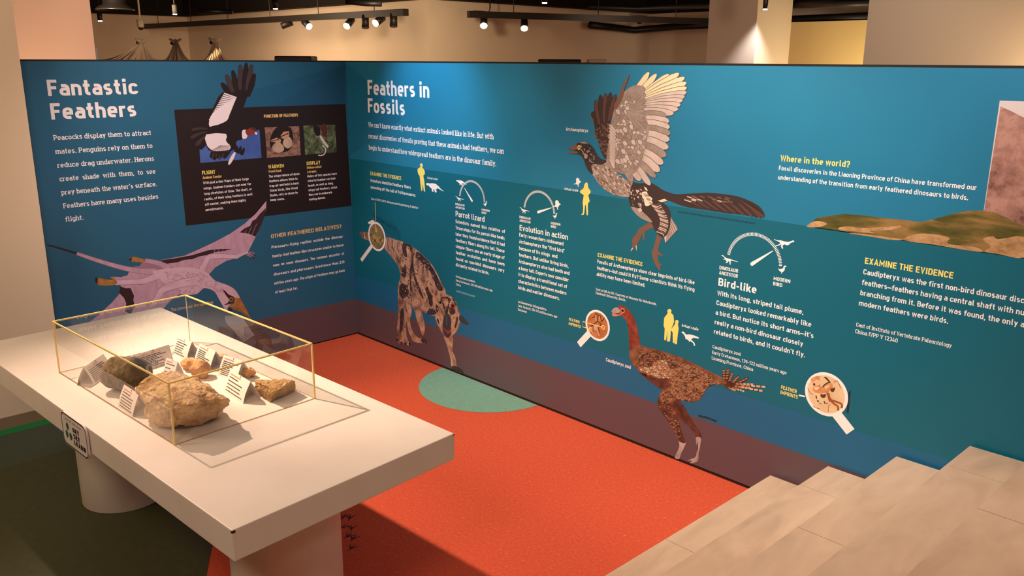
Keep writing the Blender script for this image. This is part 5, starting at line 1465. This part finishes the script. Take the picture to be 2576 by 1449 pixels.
outer, inner = rrect(u0 + .002, u1 - .002, v0 + .002, v1 - .002, .033), rrect(u0 + .008, u1 - .008, v0 + .008, v1 - .008, .028)
b = len(fl.v)
for p, q in zip(outer, inner):
    fl.v += [EP.at(*p, 1), EP.at(*q, 1)]
for i in range(len(outer)):
    j = (i + 1) % len(outer)
    fl.f.append((b + 2 * i, b + 2 * j, b + 2 * j + 1, b + 2 * i + 1)); fl.m.append(0)
fl.build('border', M_BLACK, sign)
W_, H_ = u1 - u0, v1 - v0
fl = Flat(EP)
for cx, cy in ((.24, .62), (.18, .36), (.335, .36)):
    fl.disc(u0 + W_ * cx, v0 + H_ * cy, H_ * .098, H_ * .115, 2)
fl.build('green_dots', mat('sign_green', rgb(22, 102, 84), .5, .3), sign)
fl = Flat(EP)
for txt, a, c, v in (('GET', .45, .70, .56), ('SET', .45, .70, .37), ('LEARN', .45, .90, .18)):
    put_line(fl, txt, u0 + W_ * a, u0 + W_ * c, v0 + H_ * v, H_ * .15, .26, False, 3)
fl.build('lettering', M_BLACK, sign)
fl = Flat(EP)
for a, c in ((.17, .43), (.46, .6), (.72, .8)):
    fl.stroke([(u0 + W_ * a, v0 + H_ * .83), (u0 + W_ * c, v0 + H_ * .83)], H_ * .04, 2)
fl.disc(u0 + W_ * .665, v0 + H_ * .83, H_ * .028, H_ * .03, 2, 1, 12)
fl.build('small_print', [mat('sign_grey', rgb(160, 140, 146), .5, .3), mat('sign_red', rgb(150, 40, 50), .5, .3)], sign)

# ------------------------------------------------------------------ acrylic case
def tab(x, y, z=TZ):
    return hit(x, y, 2, z)
cb = [tab(440, 1120), tab(792, 1003), tab(478, 860), tab(150, 938)]
CH = .266
def acrylic():
    mt = bpy.data.materials.new('clear_acrylic')
    mt.use_nodes = True
    nt = mt.node_tree
    nt.nodes.clear()
    o = nt.nodes.new('ShaderNodeOutputMaterial')
    tr = nt.nodes.new('ShaderNodeBsdfTransparent'); tr.inputs[0].default_value = (.97, .965, .95, 1)
    gl = nt.nodes.new('ShaderNodeBsdfGlossy'); gl.inputs['Roughness'].default_value = 0.0
    fr = nt.nodes.new('ShaderNodeFresnel'); ge = nt.nodes.new('ShaderNodeNewGeometry')
    mr = nt.nodes.new('ShaderNodeMapRange'); mr.inputs['To Min'].default_value = 1.5; mr.inputs['To Max'].default_value = 1 / 1.5
    nt.links.new(ge.outputs['Backfacing'], mr.inputs['Value']); nt.links.new(mr.outputs[0], fr.inputs[0])
    mx = nt.nodes.new('ShaderNodeMixShader')
    nt.links.new(fr.outputs[0], mx.inputs[0]); nt.links.new(tr.outputs[0], mx.inputs[1]); nt.links.new(gl.outputs[0], mx.inputs[2])
    nt.links.new(mx.outputs[0], o.inputs[0])
    return mt
M_ACR = acrylic()
M_ACE = mat('acrylic_edge', rgb(236, 206, 128), .25, .5)  # reflection along the polished edges, painted in as pale yellow
case = tag(empty('display_case', (2.49, -2.6, TZ)), 'clear acrylic case with pale yellow edges covering the fossils on the white table', 'display case')
lo4 = [Vector((p.x, p.y, TZ + .001)) for p in cb]
hi4 = [Vector((p.x, p.y, TZ + CH)) for p in cb]
def pane(name, q):
    bm = new()
    bm.faces.new([bm.verts.new(p) for p in q])
    link(name, bm, M_ACR, case)
pane('top_pane', hi4)
for i in range(4):
    j = (i + 1) % 4
    pane('side_pane', [lo4[i], lo4[j], hi4[j], hi4[i]])
def edge_strip(p, q, w):
    bm = new()
    d = (q - p).normalized()
    a = d.cross(Vector((0, 0, 1)))
    if a.length < .1:
        a = Vector((1, 0.05, 0))
    a.normalize()
    c = d.cross(a)
    hexa(bm, [p - a * w - c * w, p + a * w - c * w, p + a * w + c * w, p - a * w + c * w], [q - a * w - c * w, q + a * w - c * w, q + a * w + c * w, q - a * w + c * w])
    bmesh.ops.recalc_face_normals(bm, faces=bm.faces)
    return bm
for i in range(4):
    j = (i + 1) % 4
    link('top_edge', edge_strip(hi4[i], hi4[j], .0032), M_ACE, case)
    link('corner_edge', edge_strip(lo4[i], hi4[i], .0034 if i != 2 else .0016), M_ACE, case)
    link('bottom_edge', edge_strip(lo4[i] + Vector((0, 0, .0015)), lo4[j] + Vector((0, 0, .0015)), .0012), mat('acrylic_foot', rgb(196, 150, 110), .4, .4), case)

# ------------------------------------------------------------------ fossils
def rock_mat(name, a, b_, c, sc=9):
    return noise_mat(name, [(.3, a), (.47, b_), (.6, c), (.75, b_)], sc, .85, .2, 12, nrough=.74, bump=.8, bscale=40, distortion=.5)
M_R1 = rock_mat('bone_rock', rgb(148, 114, 80), rgb(206, 168, 124), rgb(234, 202, 158), 7)
M_R2 = rock_mat('dark_fossil', rgb(46, 38, 26), rgb(84, 70, 46), rgb(150, 122, 88), 8)
M_R3 = rock_mat('ochre_nodule', rgb(160, 106, 58), rgb(204, 148, 90), rgb(224, 176, 120), 12)
M_R4 = rock_mat('petrified_wood', rgb(120, 88, 52), rgb(176, 138, 88), rgb(206, 170, 118), 9)

def hull_rock(pts, seed, amp, fq, sub=4, ridge=(1, 1, 1), strata=0.0, sm=.15):
    """lump with the given corner points: hull, subdivision, then broken up by noise; the base stays on the table"""
    bm = new()
    for p in pts:
        bm.verts.new(p)
    r = bmesh.ops.convex_hull(bm, input=bm.verts)
    loose = [v for v in bm.verts if not v.link_faces]
    bmesh.ops.delete(bm, geom=loose, context='VERTS')
    bmesh.ops.triangulate(bm, faces=bm.faces)
    for k in range(sub):
        bmesh.ops.subdivide_edges(bm, edges=bm.edges, cuts=1, use_grid_fill=True, smooth=sm * 1.6 if k < 2 else 0.0)
        bmesh.ops.triangulate(bm, faces=bm.faces)
        if k < 2:
            bmesh.ops.smooth_vert(bm, verts=bm.verts, factor=sm, use_axis_x=True, use_axis_y=True, use_axis_z=True)
    bm.normal_update()
    off = Vector((seed * 3.1, seed * 1.7, seed * 5.3))
    for v in bm.verts:
        q = Vector((v.co.x * ridge[0], v.co.y * ridge[1], v.co.z * ridge[2])) * fq + off
        d = noise.fractal(q, 1.0, 2.0, 5) * .6 + (noise.ridged_multi_fractal(q * .8, 1.0, 2.1, 4, .9, 2.0) - 1.2) * .35
        d += .5 * (noise.ridged_multi_fractal(q * 3.1, .9, 2.1, 4, .9, 2.0) - 1.2) * .35 + .22 * (noise.noise(q * 2.3) > .12) - .12
        v.co += v.normal * d * amp
        if strata:
            v.co += v.normal * strata * math.sin(q.x * 9 + 4 * noise.noise(q))
    zmin = TZ + .0015
    for v in bm.verts:
        if v.co.z < zmin:
            v.co.z = zmin
    return bm

def tz(x, y, h):
    return tab(x, y, TZ + h)
big = [tz(393, 1082, .0), tz(446, 1078, .0), tz(505, 1072, .0), tz(548, 1050, .01), tz(400, 1010, 0), tz(500, 1000, 0),
       tz(372, 1040, .06), tz(342, 980, .14), tz(338, 972, .125), tz(364, 952, .165), tz(400, 934, .185), tz(434, 930, .19), tz(462, 938, .19), tz(505, 970, .18),
       tz(540, 988, .165), tz(578, 1002, .14), tz(584, 1008, .12), tz(568, 1030, .06), tz(470, 1020, .17), tz(400, 1040, .10)]
o = link('fossil_rock', hull_rock(big, 2, .021, 8, 6, (1, 1, 1.6), .003, .08), M_R1)
tag(o, 'largest rough brown fossil rock at the near corner of the acrylic case', 'fossil')

# dark drum-shaped fossil
bm = new()
ca, cb2 = tz(290, 938, .075), tz(350, 948, .075)
ax = (cb2 - ca); ax.z = 0; ax.normalize()
sd = Vector((-ax.y, ax.x, 0))
n, mlen = 56, 22
Lh, Rr_ = .10, .08
mid = (ca + cb2) / 2
rings = []
for i in range(mlen + 1):
    f = -1 + 2 * i / mlen
    rr = Rr_ * (1 - abs(f) ** 6 * .45) * (1 + .05 * math.sin(f * 5))
    ring = []
    for k in range(n):
        a = 2 * math.pi * k / n
        p = mid + ax * (f * Lh) + sd * math.cos(a) * rr * 1.12 + Vector((0, 0, 1)) * math.sin(a) * rr
        q = p * 14
        d = noise.fractal(q, 1, 2, 4) * .008
        p += (p - mid - ax * f * Lh).normalized() * d
        p.z = max(p.z + .004, TZ + .002)
        ring.append(bm.verts.new(p))
    rings.append(ring)
for a, b in zip(rings, rings[1:]):
    for k in range(n):
        bm.faces.new([a[k], a[(k + 1) % n], b[(k + 1) % n], b[k]])
bm.faces.new(rings[0][::-1]); bm.faces.new(rings[-1])
bmesh.ops.recalc_face_normals(bm, faces=bm.faces)
tag(link('fossil_rock', bm, M_R2, None, True), 'dark olive drum-shaped fossil behind the largest rock in the case', 'fossil')

def nodule(px_, w, d_, h, seed, mt, label, rz=0.0, amp=.004):
    c = tab(*px_)
    bm = new()
    bmesh.ops.create_icosphere(bm, subdivisions=4, radius=1)
    off = Vector((seed, seed * 2, -seed))
    for v in bm.verts:
        q = v.co.copy()
        p = Vector((q.x * w / 2, q.y * d_ / 2, q.z * h / 2))
        p = Matrix.Rotation(rz, 3, 'Z') @ p
        p += q * noise.fractal(q * 1.6 + off, 1, 2, 4) * amp * 2
        p = p + Vector((c.x, c.y, TZ + h / 2))
        p.z = max(p.z, TZ + .001)
        v.co = p
    return tag(link('fossil_nodule', bm, mt, None, True), label, 'fossil')
nodule((507, 948), .105, .085, .085, 3, M_R3, 'rounded ochre fossil nodule half hidden behind the largest rock', .4, .006)
nodule((480, 930), .12, .07, .06, 5, M_R3, 'flatter ochre nodule leaning behind the rounded ochre one', .2, .006)
nodule((563, 908), .058, .042, .034, 7, rock_mat('grey_nodule', rgb(130, 98, 66), rgb(176, 138, 100), rgb(200, 166, 126), 14), 'small smooth tan pebble fossil behind a tent card near the far pane')
nodule((627, 948), .058, .05, .046, 9, M_R3, 'small ochre walnut-shaped fossil beside the petrified wood', .5, .006)
wood = [tz(645, 990, 0), tz(680, 1012, 0), tz(742, 984, 0), tz(715, 968, 0), tz(640, 958, .07), tz(652, 953, .075), tz(690, 960, .072), tz(672, 972, .075), tz(735, 954, .078), tz(744, 958, .07), tz(744, 975, .02), tz(690, 985, .07), tz(642, 975, .04)]
tag(link('petrified_wood', hull_rock(wood, 8, .0085, 18, 5, (1, 1.4, 2.2), .0015, .0), M_R4), 'block of petrified wood at the right end of the acrylic case', 'fossil')

# ------------------------------------------------------------------ folded paper tent cards
M_PAPER = mat('card_paper', rgb(240, 228, 218), .75, .2)
M_CARDINK = mat('card_ink', rgb(84, 72, 70), .7, .2)
M_CARDRED = mat('card_red', rgb(226, 150, 112), .7, .2)
def card(bl, br, h, dep, label, rows=6, hdr=.5, flip=False, widths=None):
    a, b_ = tab(*bl), tab(*br)
    a.z = b_.z = TZ + .001
    u = (b_ - a); W = u.length; u.normalize()
    nrm = Vector((u.y, -u.x, 0))            # away from the reader's back: towards the front
    root = tag(empty('tent_card', ((a.x + b_.x) / 2, (a.y + b_.y) / 2, TZ)), label, 'card', 'paper tent cards in the acrylic case')
    def sec(t):                              # front sheet, t = 0 foot .. 1 ridge; slightly bowed
        return (-dep * .5 * t + .06 * dep * math.sin(math.pi * t), h * t)
    bm = new()
    N = 8
    prof = [sec(i / N) for i in range(N + 1)]
    back = [(-dep - x, z) for x, z in prof[::-1]]
    loop = prof + back[1:]
    def P(s, q):
        return a + u * s + nrm * q[0] + Vector((0, 0, q[1]))
    rows_ = [[bm.verts.new(P(s, q)) for q in loop] for s in (0, W)]
    for i in range(len(loop) - 1):
        bm.faces.new([rows_[0][i], rows_[1][i], rows_[1][i + 1], rows_[0][i + 1]])
    bm.faces.new([rows_[0][0], rows_[0][-1], rows_[1][-1], rows_[1][0]])
    bmesh.ops.recalc_face_normals(bm, faces=bm.faces)
    body = link('folded_card', bm, M_PAPER, root)
    rr = random.Random(label)
    v, f, mi = [], [], []
    def bar(s0, s1, t, th, m_):
        q0, q1 = sec(t - th / 2), sec(t + th / 2)
        b0 = len(v)
        e = nrm * .0008 + Vector((0, 0, .0004))
        v.extend([P(s0, q0) + e, P(s1, q0) + e, P(s1, q1) + e, P(s0, q1) + e])
        f.append((b0, b0 + 1, b0 + 2, b0 + 3)); mi.append(m_)
    def words(s0, s1, t, th, m_):
        x = s0
        while x < s1 - .002:
            e_ = min(x + rr.uniform(.006, .016), s1)
            bar(x, e_, t, th, m_)
            x = e_ + .0018
    words(W * .1, W * (.1 + hdr), .86, .05, 1)
    for i in range(rows):
        t = .74 - .62 * i / max(rows - 1, 1)
        words(W * .1, W * rr.uniform(.5, .88), t, .045, 0)
    bar(W * .52, W * .56, .95, .05, 0)
    me = bpy.data.meshes.new('printed_lines')
    me.from_pydata(v, [], f)
    o = link('printed_lines', me, [M_CARDINK, M_CARDRED], root)
    for p, k in zip(me.polygons, mi):
        p.material_index = k
    return root
card((297, 1023), (334, 1049), .095, .075, 'white tent card nearest the table edge, left of the largest rock', 6)
card((562.5, 983), (612, 1015.7), .095, .085, 'white tent card right of the largest rock, in front of the others', 5)
card((549, 944), (596, 961), .095, .085, 'white tent card with the small ochre fossil just to its right', 8)
card((488, 913), (528, 934), .095, .08, 'white tent card behind the rounded ochre nodule', 8)
card((434, 890), (470, 906.5), .09, .075, 'white tent card furthest back in the acrylic case', 6)
card((347.8, 938), (436.6, 908.8), .085, .05, 'widest tent card, standing behind the dark drum-shaped fossil', 8, .6)
card((236, 970.3), (285, 934), .09, .08, 'tent card end-on at the left of the dark drum-shaped fossil', 8)
card((410, 948), (438, 958), .09, .06, 'tent card almost hidden behind the largest rock, only its top showing', 4)

# ------------------------------------------------------------------ bird footprints on the floor
def foot(px_, ang, k=1.0):
    c = hit(px_[0], px_[1], 2, 0)
    fl = Flat(G)
    for da in (-.6, 0, .6, math.pi):
        a = ang + da
        L_ = (.045 if da != math.pi else .022) * k
        fl.stroke([(c.x, c.y), (c.x + L_ * math.cos(a), c.y + L_ * math.sin(a))], (.006, .003), 2)
    me_o = fl.build('footprint_decal', M_BLACK, None)
    return tag(me_o, 'small black bird footprint on the orange floor beside the near table leg', 'floor marking', 'bird footprints on the floor')
for q, a in (((862, 1303), 2.2), ((879, 1305), 2.4), ((858, 1329), 2.0), ((884, 1331), 2.5), ((872, 1351), 1.9), ((886, 1357), 2.1), ((882, 1381), 2.0)):
    foot(q, a)
# ------------------------------------------------------------------ things above and behind the panels
M_BULB = mat('lit_lens', rgb(255, 225, 170), .4, .3, emit=rgb(255, 214, 150), estr=28)
M_COOLB = mat('lit_cool_lens', rgb(255, 255, 255), .4, .3, emit=rgb(240, 246, 255), estr=7)
M_DKB = mat('dark_fixture', rgb(30, 24, 21), .45, .4)
M_CHROME = mat('dull_chrome', rgb(120, 112, 96), .3, .5, 0.8)
M_CABLE = mat('black_cable', rgb(26, 20, 18), .6, .3)

def rail(p, q, w, h, label, name='light_track', cat='track light'):
    bm = new()
    d = (q - p).normalized(); s = d.cross(Vector((0, 0, 1))).normalized() * w / 2; z = Vector((0, 0, h / 2))
    hexa(bm, [p - s - z, p + s - z, q + s - z, q - s - z], [p - s + z, p + s + z, q + s + z, q - s + z])
    bmesh.ops.recalc_face_normals(bm, faces=bm.faces)
    root = tag(empty(name, (p + q) / 2), label, cat)
    link('rail', bm, M_DKB, root)
    k = max(2, int((q - p).length / 1.3))
    for i in range(k):
        t = p + (q - p) * ((i + .5) / k)
        bm = new(); tube(bm, [t, Vector((t.x, t.y, 4.3))], .006, 6); link('hanger_rod', bm, M_DKB, root)
    return root

ya = 2.75
p = hit(361, 67, 1, ya); q = hit(1021, 31, 1, ya)
zz = (p.z + q.z) / 2; p.z = q.z = zz
p = Vector((hit(361, 67, 2, zz).x, hit(361, 67, 2, zz).y, zz)); q = Vector((hit(1021, 31, 2, zz).x, hit(1021, 31, 2, zz).y, zz))
rail(p, q, .09, .085, 'long black lighting track hanging in front of the brightly lit back wall')
tA = (p, q)
p2 = hit(1178, 36, 2, 3.0); q2 = hit(1790, 54, 2, 3.0)
rail(p2, q2, .09, .085, 'black lighting track with two glowing lamps left of the middle column')
tB = (p2, q2)

def spot(px_, track, aim_px, lit, label, up):
    """spotlight head on a track: px_ = pixel of the head's centre; aim_px = where its front end points in the picture"""
    a, b_ = track
    # point of the rail under the head, then down to the head
    best = None
    for i in range(400):
        t = a + (b_ - a) * (i / 399)
        if best is None or abs(project(t)[0] - up) < best[0]:
            best = (abs(project(t)[0] - up), t)
    t = best[1]
    dist = (t - CAM).dot(FWD)
    def at(x, y):
        r = ray(x, y)
        return CAM + r * dist
    c = at(*px_)
    f = (at(*aim_px) - c)
    if lit:
        f = f.normalized() + (CAM - c).normalized() * .9     # lit heads face the room
    f.normalize()
    root = tag(empty('spotlight', c), label, 'spotlight', 'spotlights on the hanging tracks')
    bm = new(); tube(bm, [c - f * .085, c - f * .08, c + f * .085], [.03, .048, .05], 18); link('lamp_body', bm, M_DKB, root, True)
    bm = new(); tube(bm, [Vector((t.x, t.y, t.z - .044)), c], .012, 8); link('bracket', bm, M_DKB, root)
    bm = new(); tube(bm, [c + f * .083, c + f * .09], [.047, .047], 18); link('lens', bm, M_BULB if lit else M_DKB, root)

spot((721, 61), tA, (729, 58), False, 'unlit black spotlight, leftmost on the long track', 722)
spot((771, 60), tA, (777, 66), True, 'glowing spotlight just right of the leftmost black one', 768)
spot((879, 57), tA, (875, 62), True, 'glowing spotlight in the middle of the long track', 880)
spot((919, 54), tA, (919, 62), False, 'unlit black spotlight between two glowing ones on the long track', 919)
spot((954, 51), tA, (946, 57), True, 'glowing spotlight near the right end of the long track', 955)
spot((990, 50), tA, (990, 60), False, 'unlit black spotlight at the right end of the long track', 990)
spot((1217, 54), tB, (1217, 60), True, 'brightest glowing spotlight, right of the wall corner', 1217)
spot((1319, 61), tB, (1319, 68), True, 'second glowing spotlight to the right of the wall corner', 1319)

def cable(pts, label, rad=.011):
    pts = [Vector((pts[0].x, pts[0].y, 4.3))] + list(pts)
    bm = new(); tube(bm, pts, rad, 8)
    return tag(link('cable', bm, M_CABLE, None, True), label, 'cable')
def along(pxs, dist):
    return [CAM + ray(x, y) * dist for x, y in pxs]
cable(along([(990, 4), (990, 20), (991, 55), (989, 90), (988, 125), (988, 165)], 13.5), 'thin black cable hanging behind the corner of the two panels')
cable(along([(1397, 14), (1396, 60), (1395, 130), (1398, 142), (1404, 150), (1408, 165)], 14.0), 'thin black cable hanging between the wall corner and the middle column')
cable(along([(1232, -8), (1233, 20), (1230, 31), (1215, 29), (1192, 28), (1180, 32)], 12.0), 'looping black cable over the end of the right-hand track', .009)

# hanging downlights
def downlight(px_, dist, r, h, label, body=M_DKB):
    c = CAM + ray(*px_) * dist
    root = tag(empty('downlight', c), label, 'downlight', 'small hanging downlights')
    bm = new(); tube(bm, [c + Vector((0, 0, h)), c], r, 18); link('lamp_body', bm, body, root, True)
    bm = new(); tube(bm, [c + Vector((0, 0, .002)), c - Vector((0, 0, .012))], [r * .86, r * .86], 18); link('lens', bm, M_COOLB, root)
    bm = new(); tube(bm, [c + Vector((0, 0, h)), Vector((c.x, c.y, 4.3))], .006, 6); link('hanging_wire', bm, M_CABLE, root)
downlight((252, 52), 13, .035, .11, 'small black downlight beside the pinkish column')
downlight((440, 35), 12, .032, .12, 'small downlight hanging above the long track')
downlight((693, 21), 11, .034, .12, 'small downlight at the top edge, above the leftmost spotlight')
downlight((1370, 6), 10, .034, .12, 'small downlight at the top edge, right of the glowing lamps')
downlight((1925, 22), 8.5, .024, .14, 'black downlight in front of the middle column')

# big pendant
c = CAM + ray(290, 24) * 9.0
root = tag(empty('pendant_lamp', c), 'large dark dome pendant with a chrome rim at the top left', 'pendant lamp')
bm = new(); tube(bm, [c, c + Vector((0, 0, .02)), c + Vector((0, 0, .05)), c + Vector((0, 0, .16)), c + Vector((0, 0, .4))], [.185, .18, .12, .115, .11], 40, 0, False); link('shade', bm, M_DKB, root, True)
bm = new()
ring = [c + Vector((.185 * math.cos(t), .185 * math.sin(t), 0)) for t in [i * math.pi / 24 for i in range(49)]]
tube(bm, ring, .008, 8, 0, False); link('rim', bm, M_CHROME, root, True)
bm = new(); tube(bm, [c + Vector((0, 0, .4)), Vector((c.x, c.y, 4.3))], .012, 8); link('hanging_rod', bm, M_DKB, root)

# dome security camera on its drop pipe
c = CAM + ray(354, 66) * 14.5
root = tag(empty('security_camera', c), 'white dome security camera at the left end of the long track', 'security camera')
M_CAMW = mat('camera_white', rgb(190, 172, 150), .5, .3)
bm = new(); tube(bm, [c + Vector((0, 0, .07)), c + Vector((0, 0, .11)), c, c - Vector((0, 0, .02))], [.05, .055, .055, .05], 18); bm2 = None; link('housing', bm, M_CAMW, root, True)
bm = new(); bmesh.ops.create_uvsphere(bm, u_segments=16, v_segments=8, radius=.045, matrix=Matrix.Translation(c - Vector((0, 0, .02)))); link('dome', bm, M_DKB, root, True)
bm = new(); tube(bm, [c + Vector((0, 0, .1)), Vector((c.x, c.y, 4.3))], .016, 8); link('drop_pipe', bm, M_CAMW, root)
c = CAM + ray(1609, 47) * 14.5
root = tag(empty('security_camera', c), 'small dome security camera under the beam left of the middle column', 'security camera')
bm = new(); box(bm, c.x - .09, c.x + .09, c.y - .09, c.y + .09, c.z - .02, c.z + .05); link('housing', bm, mat('camera_tan', rgb(110, 92, 74), .5, .3), root)
bm = new(); bmesh.ops.create_uvsphere(bm, u_segments=16, v_segments=8, radius=.06, matrix=Matrix.Translation(c - Vector((0, 0, .03)))); link('dome', bm, M_DKB, root, True)

# black pipes under the ceiling
def pipe(pxs, dist, rad, label):
    bm = new(); tube(bm, [CAM + ray(x, y) * d for (x, y), d in zip(pxs, dist)], rad, 12)
    tag(link('ceiling_pipe', bm, M_BLACK, None, True), label, 'pipe')
pipe([(1485, 63), (1540, 69), (1595, 76), (1700, 67), (1790, 62)], [13.6, 14.0, 14.4, 13.9, 13.4], .055, 'black bent pipe running behind the middle column')
pipe([(1480, 18), (1600, 22), (1790, 14)], [12.5, 13.0, 12.5], .04, 'thin dark pipe close under the ceiling left of the middle column')
pipe([(1955, 50), (2080, 45), (2200, 40)], [12.3, 11.8, 11.3], .05, 'black pipe crossing between the middle and the right column')
pipe([(1955, 14), (2080, 9), (2200, 4)], [11.5, 11.0, 10.5], .05, 'upper dark duct between the middle and the right column')
pipe([(870, 3), (920, 8), (960, 9)], [10, 10, 10], .035, 'short grey ceiling strip above the long track')
pipe([(500, 28), (585, 30)], [11, 11], .03, 'dark ceiling bar above the cloth peaks')

# cloth gathered into three peaks behind the left panel
M_CLOTH = noise_mat('draped_cloth', [(.3, rgb(206, 176, 146)), (.7, rgb(232, 206, 178))], 6, .85, .2, 5)
def drape(peak, feet, dist, label):
    root = tag(empty('draped_cloth', CAM + ray(*peak) * dist), label, 'cloth', 'cloths gathered behind the left panel')
    top = CAM + ray(*peak) * dist
    bm = new()
    cols = []
    N = 28
    x0, x1 = feet
    for i in range(N + 1):
        f = i / N
        ft = CAM + ray(x0 + (x1 - x0) * f, 153) * (dist + .12 * math.sin(i * 1.9) + .1 * math.sin(f * math.pi))
        st = top + RGT * (.06 * (f - .5)) + FWD * .03 * math.sin(i * 1.9)
        col = []
        for j in range(9):
            t = j / 8
            p = st.lerp(ft, t)
            p.z -= .05 * math.sin(math.pi * t) * abs(f - .5) * 2
            col.append(bm.verts.new(p))
        for z in (1.2, 0.0):
            col.append(bm.verts.new((ft.x, ft.y, z)))
        cols.append(col)
    for a, b in zip(cols, cols[1:]):
        for j in range(10):
            bm.faces.new([a[j], b[j], b[j + 1], a[j + 1]])
    link('cloth', bm, M_CLOTH, root, True)
    bm = new()
    for s in (-.05, .0, .05):
        tube(bm, [top, top + RGT * (s * 1.6) + Vector((0, 0, .05 + .02 * abs(s)))], [.03, .012], 8)
    link('gathered_knot', bm, M_CLOTH, root, True)
    bm = new(); b0 = top - RGT * .05; tube(bm, [b0 + FWD * .12, b0], .025, 8); link('hook', bm, M_DKB, root)
drape((356, 107), (236, 402), 11.5, 'leftmost cloth peak above the left panel, spreading widest')
drape((442, 108), (408, 482), 11.5, 'middle of the three cloth peaks above the left panel')
drape((541, 106), (508, 572), 11.5, 'rightmost of the three cloth peaks above the left panel')

# bits lying along the panels' tops
def lump(a, b_, z0, z1, dep, mt, label, name, cat, dist):
    p, q = CAM + ray(*a) * dist, CAM + ray(*b_) * dist
    d = (q - p); d.z = 0; d.normalize(); s = Vector((-d.y, d.x, 0)) * dep
    bm = new()
    hexa(bm, [Vector((v.x, v.y, z0)) for v in (p, q, q + s, p + s)], [Vector((v.x, v.y, z1)) for v in (p, q, q + s, p + s)])
    bmesh.ops.recalc_face_normals(bm, faces=bm.faces)
    bev(bm, .01, 1)
    tag(link(name, bm, mt, None), label, cat)
zt = lambda y, d: (CAM + ray(1288, y) * d).z
lump((690, 150), (783, 151), 0.0, (CAM + ray(735, 141) * 9).z, .3, M_DKB, 'dark flat box seen just above the left panel', 'equipment_box', 'box', 9)
lump((1355, 152), (1462, 153), 0.0, (CAM + ray(1410, 149) * 9).z, .3, M_BLACK, 'black flat box seen above the right panel', 'equipment_box', 'box', 9)
lump((1481, 153), (1527, 154), 0.0, (CAM + ray(1505, 149) * 9).z, .25, mat('pale_board', rgb(214, 186, 168), .6, .3), 'pale board edge seen above the right panel', 'board', 'board', 9)
lump((238, 150), (246, 150), 0.0, (CAM + ray(242, 119) * 11).z, .05, mat('light_patch_white', rgb(244, 238, 228), .6, .3), 'narrow white slab standing for a bright patch of light beside the pinkish column, above the left panel', 'board', 'board', 11)  # white slab added in place of a bright patch of light
